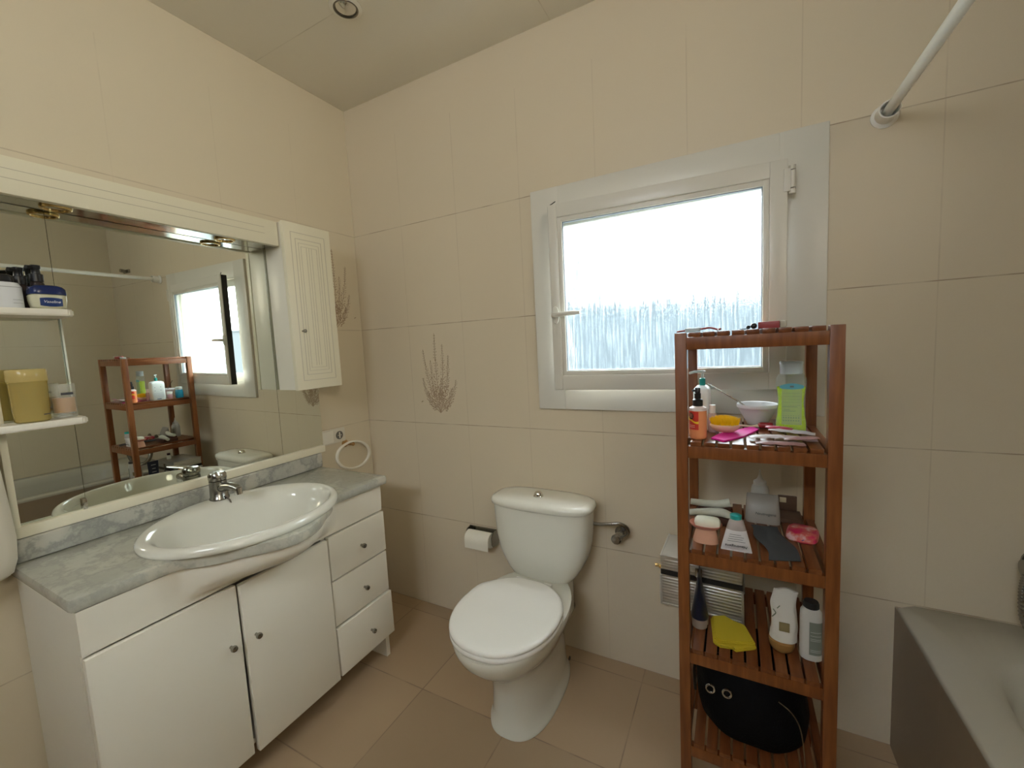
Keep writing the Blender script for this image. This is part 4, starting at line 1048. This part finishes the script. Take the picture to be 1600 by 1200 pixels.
# --------------------------------------------- fourth shelf
cx, cy = 1.549, -.330
t = thing('navy_tube', 'navy blue tube standing on its white cap on the fourth shelf', 'tube', (cx, cy, S4))
bm = bmnew(); lathe(bm, [(.0, S4), (.0155, S4), (.0185, S4+.002), (.0205, S4+.026), (.0195, S4+.028), (.0, S4+.0285)], (cx, cy, 0), 32); mesh('cap', bm, P('clear_white_cap', (.36, .29, .24), .3), t)
bm = bmnew(); rg = []
for z, w_, d_ in ((.028, .021, .021), (.034, .0225, .0215), (.07, .0245, .0155), (.11, .0265, .0085), (.15, .028, .003), (.158, .028, .0010), (.166, .028, .0009)):
    rg.append([(cx+d_*cos(2*pi*k/36), cy+w_*sin(2*pi*k/36), S4+z) for k in range(36)])
loft(bm, rg); bd = mesh('tube_body', bm, navy, t)
bm = bmnew()
for y0, z0, w_ in ((-.012, .142, .024), (-.010, .120, .018), (-.012, .100, .022), (-.006, .075, .010)):
    dd = .0035+.016*(.15-z0)/.11
    box(bm, cx-dd-.0012, cx-dd-.0004, cy+y0, cy+y0+w_, S4+z0, S4+z0+.003)
mesh('print', bm, P('white_print', (.5, .5, .5), .5), bd, smooth=False)

# folded yellow cloth
t = thing('yellow_cloth', 'folded yellow cleaning cloth on the fourth shelf', 'cloth', (1.624, -.335, S4))
ym = P('yellow_cloth', (.55, .42, .02), .85); bump(ym, noise_(ym, 500, 2), .4, .001)
for k, (pts, z, th) in enumerate((([(1.585, -.392), (1.600, -.400), (1.632, -.388), (1.634, -.404), (1.682, -.372), (1.660, -.300), (1.630, -.298), (1.612, -.276), (1.574, -.292)], .0, .009),
                             ([(1.588, -.388), (1.602, -.394), (1.680, -.370), (1.657, -.302), (1.628, -.300), (1.609, -.280), (1.577, -.296)], .0092, .008))):
    bm = bmnew(); slab(bm, pts, S4+z, th); soft(bm, .003); mesh('fold', bm, ym, t)

# crumpled white refill bag in an amber jar
cx, cy = 1.737, -.338
t = thing('amber_jar', 'low amber jar under the crumpled white paper bag, fourth shelf', 'jar', (cx, cy, S4))
bm = bmnew(); lathe(bm, [(.0, S4), (.019, S4), (.024, S4+.004), (.0275, S4+.014), (.0285, S4+.026), (.026, S4+.028), (.0, S4+.0285)], (cx, cy, 0), 36); mesh('jar', bm, P('amber_plastic', (.36, .19, .06), .3), t)
t = thing('paper_bag', 'crumpled white paper bag standing in the amber jar, fourth shelf', 'bag', (cx, cy, S4+.028))
bm = bmnew(); rg = []
for j in range(26):
    v = j/25; z = .0288+.128*v; a = .029-.004*v; b = .020*(1-v)**.8+.0025
    ring = []
    for k in range(56):
        th = 2*pi*k/56; nz = noise.noise(Vector((cos(th)*1.5, sin(th)*1.5, v*3.2)))
        f = 1+.22*nz*sin(pi*min(1, v*1.15+.06)); wob = .006*sin(v*7)
        ring.append((cx+.003+a*f*cos(th)+wob*.5+.004*v, cy+b*f*sin(th)+.006*v, S4+z-(.010*(cos(th)**2) if v > .97 else 0)))
    rg.append(ring)
loft(bm, rg); pb = mesh('bag', bm, P('white_paper', (.66, .62, .54), .7), t, angle=25)
bm = bmnew(); box(bm, cx-.008, cx+.014, cy-.0245, cy-.0225, S4+.060, S4+.083, .001); mesh('label', bm, P('kraft_label', (.25, .20, .09), .6), pb)
bm = bmnew(); tube(bm, curve_pts([(cx-.020, cy-.018, S4+.110), (cx-.015, cy-.0225, S4+.104), (cx-.019, cy-.021, S4+.096), (cx-.022, cy-.018, S4+.090)], 4), .0012, 6); tube(bm, curve_pts([(cx-.006, cy-.017, S4+.121), (cx-.012, cy-.019, S4+.114)], 3), .001, 6); mesh('leaf_print', bm, P('green_grey_print', (.16, .19, .12), .6), pb)

# white shampoo bottle
cx, cy = 1.795, -.345
t = thing('shampoo_bottle', 'white bottle with a black cap at the right of the fourth shelf', 'bottle', (cx, cy, S4))
bm = bmnew(); loft(bm, [sq_ring(cx, cy, S4+z, a, b, 2.4, 44) for z, a, b in ((0, .019, .015), (.003, .0225, .018), (.10, .0225, .018), (.118, .0215, .017), (.127, .017, .0145), (.129, .015, .014))]); mesh('bottle', bm, P('white_grey_bottle', (.56, .54, .49), .35), t)
b_ = [c for c in t.children][0]
bm = bmnew(); lathe(bm, [(.0155, S4+.129), (.0165, S4+.130), (.0165, S4+.139), (.0145, S4+.1435), (.0, S4+.144)], (cx, cy, 0), 32); mesh('cap', bm, M['black'], t)
bm = bmnew(); wrap(bm, cx, cy, .0226, .0181, S4+.018, S4+.100, -100, -20, e=2.4); mesh('label', bm, P('grey_green_label', (.20, .22, .18), .5), b_)
bm = bmnew()
for zz in (.075, .066, .058, .054, .030, .026): wrap(bm, cx, cy, .0229, .0184, S4+zz, S4+zz+.0012, -95, -40, e=2.4)
mesh('label_print', bm, P('pale_label_print', (.5, .5, .45), .5), b_)

# aluminium case
t = thing('vanity_case', 'ribbed aluminium case with a black band lying across the fourth shelf', 'case', (1.549, -.205, S4), (0, 0, radians(-2)))
x0, x1, y0, y1 = -.106, .106, -.066, .085
alu = M['alu']; ap = P('plain_aluminium', (.60, .59, .55), .3, metal=.8)
lp('case_body', lambda b: box(b, x0, x1, y0, y1, .0, .092, .003), alu, t)
lp('black_band', lambda b: box(b, x0-.0006, x1+.0006, y0-.0006, y1+.0006, .0925, .1075, .001), M['black'], t)
ldc = lp('case_lid', lambda b: box(b, x0, x1, y0, y1, .108, .150, .003), alu, t)
for xx in (x0, x1):
    for yy in (y0, y1): lp('corner_trim', lambda b: box(b, xx-.003, xx+.003, yy-.003, yy+.003, .0005, .0915, .001), ap, t)
lp('lid_trim', lambda b: (box(b, x0, x1, y0-.0025, y0+.002, .146, .1515, .001), box(b, x0-.0025, x0+.002, y0-.001, y1, .146, .1515, .001)), ap, ldc)
lp('bottom_trim', lambda b: box(b, x0, x1, y0-.0025, y0, .0005, .005, .001), ap, t)
def corner_(b):
    for xx, s_ in ((x0, 1), (x1, -1))[which:which+1]:
        vs = [(xx-.0005*s_, y0-.0028, .1505), (xx+.022*s_, y0-.0028, .1505), (xx-.0005*s_, y0-.0028, .128)]
        f0 = [b.verts.new(v) for v in vs]; f1 = [b.verts.new((v[0], v[1]+.0026, v[2])) for v in vs]
        b.faces.new(f0); b.faces.new(f1[::-1])
        for i in range(3): b.faces.new((f0[i], f1[i], f1[(i+1) % 3], f0[(i+1) % 3]))
for which in (0, 1): lp('corner_plate', corner_, ap, ldc, False)
def latch_(b):
    box(b, -.012, .006, y0-.006, y0-.0028, .108, .134, .0015); box(b, -.010, .004, y0-.0075, y0-.0028, .072, .092, .0015); tube(b, [(-.003, y0-.006, .088), (-.003, y0-.006, .112)], .0022, 8)
lp('latch', latch_, M['chrome_d'], t)
def side_hook(b): tube(b, curve_pts([(x0-.001, y0+.03, .096), (x0-.012, y0+.028, .102), (x0-.022, y0+.026, .103)], 4), [.006]*4+[.0052]*5, 12); box(b, x0-.004, x0-.0005, y0+.018, y0+.042, .082, .106, .001)
lp('side_catch', side_hook, M['gold'], t)
def drawer_(b): box(b, x0-.006, x0-.0006, y0+.006, y0+.060, .012, .060, .002)
lp('side_plate', drawer_, ap, t)

# small dark-capped bottle on the case (seen in the mirror)
t = thing('small_medicine_bottle', 'small white bottle with a dark cap on top of the aluminium case', 'bottle', (1.575, -.235, S4+.1516))
zc = S4+.1516
bm = bmnew(); lathe(bm, [(.0, zc), (.010, zc), (.011, zc+.002), (.011, zc+.022), (.007, zc+.026)], (1.575, -.235, 0), 24); mesh('bottle', bm, M['white'], t)
bm = bmnew(); lathe(bm, [(.0085, zc+.026), (.0085, zc+.038), (.0, zc+.0385)], (1.575, -.235, 0), 20); mesh('cap', bm, P('dark_red_brown_cap', (.05, .01, .01), .4), t)

# --------------------------------------------- bottom: black bag
t = thing('black_handbag', 'black soft handbag with silver eyelets on the lowest shelf', 'bag', (1.672, -.24, S5))
bm = bmnew(); rg = []
nz = 22
for j in range(nz+1):
    v = j/nz; z = S5+.002+.192*v
    a = .134*(1-.16*abs(2*v-.85)**2.4)*(1 if v < .9 else 1-(v-.9)*1.8); b = .150*(.84+.16*sin(pi*min(1, v+.15)))*(1-.25*max(0, v-.72)/.28)
    if v < .12: a *= .80+.20*(v/.12)**.5; b *= .86+.14*(v/.12)**.5
    if v > .93: a *= 1-(v-.93)*4.5; b *= 1-(v-.93)*6
    ring = []
    for k in range(64):
        th = 2*pi*k/64; n0 = noise.noise(Vector((cos(th)*2.2, sin(th)*2.2, v*3)))
        f = 1+.045*n0+.012*sin(9*th+v*4)
        ex = 2.6; c_, s_ = cos(th), sin(th)
        ring.append((1.668+.012*(.5-v)*1.0+a*f*math.copysign(abs(c_)**(2/ex), c_), -.258+b*f*math.copysign(abs(s_)**(2/ex), s_), z+.006*n0))
    rg.append(ring)
loft(bm, rg)
for v_ in bm.verts:
    v_.co.x = min(max(v_.co.x, 1.535), 1.805); v_.co.y = min(max(v_.co.y, -.407), -.108)
mesh('bag_body', bm, M['blackf'], t, angle=60)
for x, rr_ in ((1.578, 1), (1.616, 1)):
    bm = bmnew(); torus(bm, (x, -.4095, S5+.150), .0095, .0024, 'y', 28, 8); bmesh.ops.rotate(bm, verts=bm.verts, cent=(x, -.4095, S5+.150), matrix=Matrix.Rotation(radians(-8), 3, 'X')); mesh('eyelet', bm, M['chrome'], t)
bm = bmnew(); tube(bm, curve_pts([(1.541, -.39, S5+.120), (1.540, -.385, S5+.185), (1.560, -.365, S5+.207), (1.610, -.35, S5+.208), (1.66, -.345, S5+.200), (1.70, -.34, S5+.185)], 6), .0042, 10); mesh('handle_strap', bm, P('black_leather', (.012, .011, .010), .35), t)
bm = bmnew(); tube(bm, curve_pts([(1.725, -.409, S5+.170), (1.752, -.409, S5+.150), (1.768, -.409, S5+.120), (1.776, -.409, S5+.07), (1.780, -.408, S5+.02)], 6), .0015, 8); mesh('zip', bm, M['chrome_d'], t)

# ------------------------------------------------------------------ things on the mirror shelves
U, V_ = 1.3884, 1.1094
# upper: petroleum jelly jar, white bottle, two black pump heads
cx, cy = .091, -1.098
t = thing('petroleum_jelly_jar', 'cream jar with a dark blue lid and blue label on the upper mirror shelf', 'jar', (cx, cy, U))
jm = P('cream_jar', (.62, .61, .44), .2)
bm = bmnew(); loft(bm, [sq_ring(cx, cy, U+z, a, b, 3.2, 48) for z, a, b in ((0, .022, .025), (.004, .026, .030), (.022, .028, .033), (.034, .028, .033), (.036, .026, .031))]); b_ = mesh('jar', bm, jm, t)
bl = P('dark_blue_lid', (.010, .022, .105), .25)
bm = bmnew(); loft(bm, [sq_ring(cx, cy, U+z, a, b, 3.2, 48) for z, a, b in ((.0365, .0285, .0335), (.040, .029, .0340), (.051, .028, .0330), (.057, .024, .028), (.060, .018, .020))]); mesh('lid', bm, bl, t)
bm = bmnew(); ww = []
for k in range(15):
    u = k/14; yy = cy-.020+.040*u; xx_ = cx+.0282*(1-abs((yy-cy)/.033)**3.2)**(1/3.2)+.0006
    ww.append((bm.verts.new((xx_-.0015, yy, U+.008-.002*(1-(2*u-1)**2))), bm.verts.new((xx_, yy, U+.026+.002*(1-(2*u-1)**2)))))
for p, q in zip(ww[:-1], ww[1:]): bm.faces.new((p[0], q[0], q[1], p[1]))
lbv = mesh('label', bm, P('blue_label', (.012, .04, .17), .3), b_)
text_part('print', 'Vaseline', .0092, P('white_label_print', (.75, .78, .85), .4), lbv, (.0295, 0, .0175), (radians(86), 0, radians(90)), shear=.3)
cx, cy = .080, -1.168
t = thing('white_lotion_bottle', 'white bottle with a black cap at the left end of the upper mirror shelf', 'bottle', (cx, cy, U))
bm = bmnew(); loft(bm, [sq_ring(cx, cy, U+z, a, b, 2.8, 40) for z, a, b in ((0, .022, .028), (.003, .024, .031), (.052, .024, .031), (.062, .020, .026), (.064, .013, .016))]); b_ = mesh('bottle', bm, P('white_lotion_plastic', (.74, .76, .78), .2), t)
bm = bmnew(); loft(bm, [sq_ring(cx, cy, U+z, a, b, 3, 32) for z, a, b in ((.064, .015, .019), (.066, .016, .020), (.079, .015, .018), (.082, .011, .013))]); mesh('cap', bm, M['black'], t)
bm = bmnew(); wrap(bm, cx, cy, .0243, .0313, U+.050, U+.0515, -50, 50, e=2.8); wrap(bm, cx, cy, .0243, .0313, U+.020, U+.021, 10, 50, e=2.8); wrap(bm, cx, cy, .0243, .0313, U+.012, U+.013, 10, 50, e=2.8); mesh('print', bm, P('grey_print', (.35, .36, .38), .5), b_)
for (cx, cy, hh, lab) in ((.046, -1.100, .118, 'taller black pump dispenser behind the blue-lidded jar'), (.047, -1.131, .108, 'shorter black pump dispenser left of the taller one')):
    t = thing('pump_dispenser', lab, 'bottle', (cx, cy, U), group='black pump dispensers on the upper mirror shelf')
    bm = bmnew(); lathe(bm, [(.0, U), (.012, U), (.013, U+.002), (.013, U+hh-.048), (.010, U+hh-.043)], (cx, cy, 0), 24); mesh('bottle', bm, P('dark_brown_bottle', (.03, .02, .02), .3), t)
    bm = bmnew(); lathe(bm, [(.0125, U+hh-.043), (.0130, U+hh-.024), (.0085, U+hh-.022), (.0080, U+hh-.010), (.0095, U+hh-.008), (.0095, U+hh-.001), (.0, U+hh)], (cx, cy, 0), 20); tube(bm, [(cx, cy, U+hh-.006), (cx+.008, cy-.018, U+hh-.008)], .0048, 8); mesh('pump', bm, M['black'], t)
# lower: yellow jar, clear jar
cx, cy = .082, -1.152
t = thing('bath_salt_jar', 'clear jar with yellow contents on the lower mirror shelf', 'jar', (cx, cy, V_))
bm = bmnew(); lathe(bm, [(.0, V_), (.028, V_), (.031, V_+.003), (.0325, V_+.030), (.0335, V_+.096), (.034, V_+.100)], (cx, cy, 0), 40, cap1=False); mesh('glass', bm, clear('yellow_tinted_clear', (.86, .76, .34), .06, .7), t)
bm = bmnew(); lathe(bm, [(.0, V_+.003), (.028, V_+.003), (.0305, V_+.030), (.0315, V_+.094), (.0, V_+.095)], (cx, cy, 0), 36); mesh('contents', bm, P('golden_yellow', (.36, .27, .045), .35), t)
bm = bmnew(); lathe(bm, [(.0345, V_+.1005), (.0352, V_+.102), (.0352, V_+.128), (.033, V_+.131), (.0, V_+.1312)], (cx, cy, 0), 40); mesh('lid', bm, clear('pale_yellow_lid', (.86, .74, .36), .12, .55), t)
cx, cy = .078, -1.092
t = thing('scented_candle', 'small clear jar with amber contents right of the yellow jar', 'jar', (cx, cy, V_))
bm = bmnew(); lathe(bm, [(.0, V_), (.020, V_), (.0225, V_+.002), (.0235, V_+.086), (.0235, V_+.088)], (cx, cy, 0), 36, cap1=False); b_ = mesh('glass', bm, clear('clear_glass', (.93, .94, .92), .04, .8), t)
bm = bmnew(); lathe(bm, [(.0, V_+.014), (.0205, V_+.014), (.0205, V_+.052), (.0, V_+.053)], (cx, cy, 0), 32); mesh('contents', bm, P('amber_contents', (.50, .27, .09), .4), t)
bm = bmnew(); wrap(bm, cx, cy, .0236, .0236, V_+.060, V_+.066, -25, 35); mesh('print', bm, ink, b_)
bm = bmnew(); wrap(bm, .082, -1.152, .0345, .0345, V_+.016, V_+.019, 20, 50); wrap(bm, .082, -1.152, .0345, .0345, V_+.030, V_+.033, 50, 68)
mesh('print', bm, ink, [o for o in bpy.data.objects if o.name.startswith('bath_salt_jar')][0])
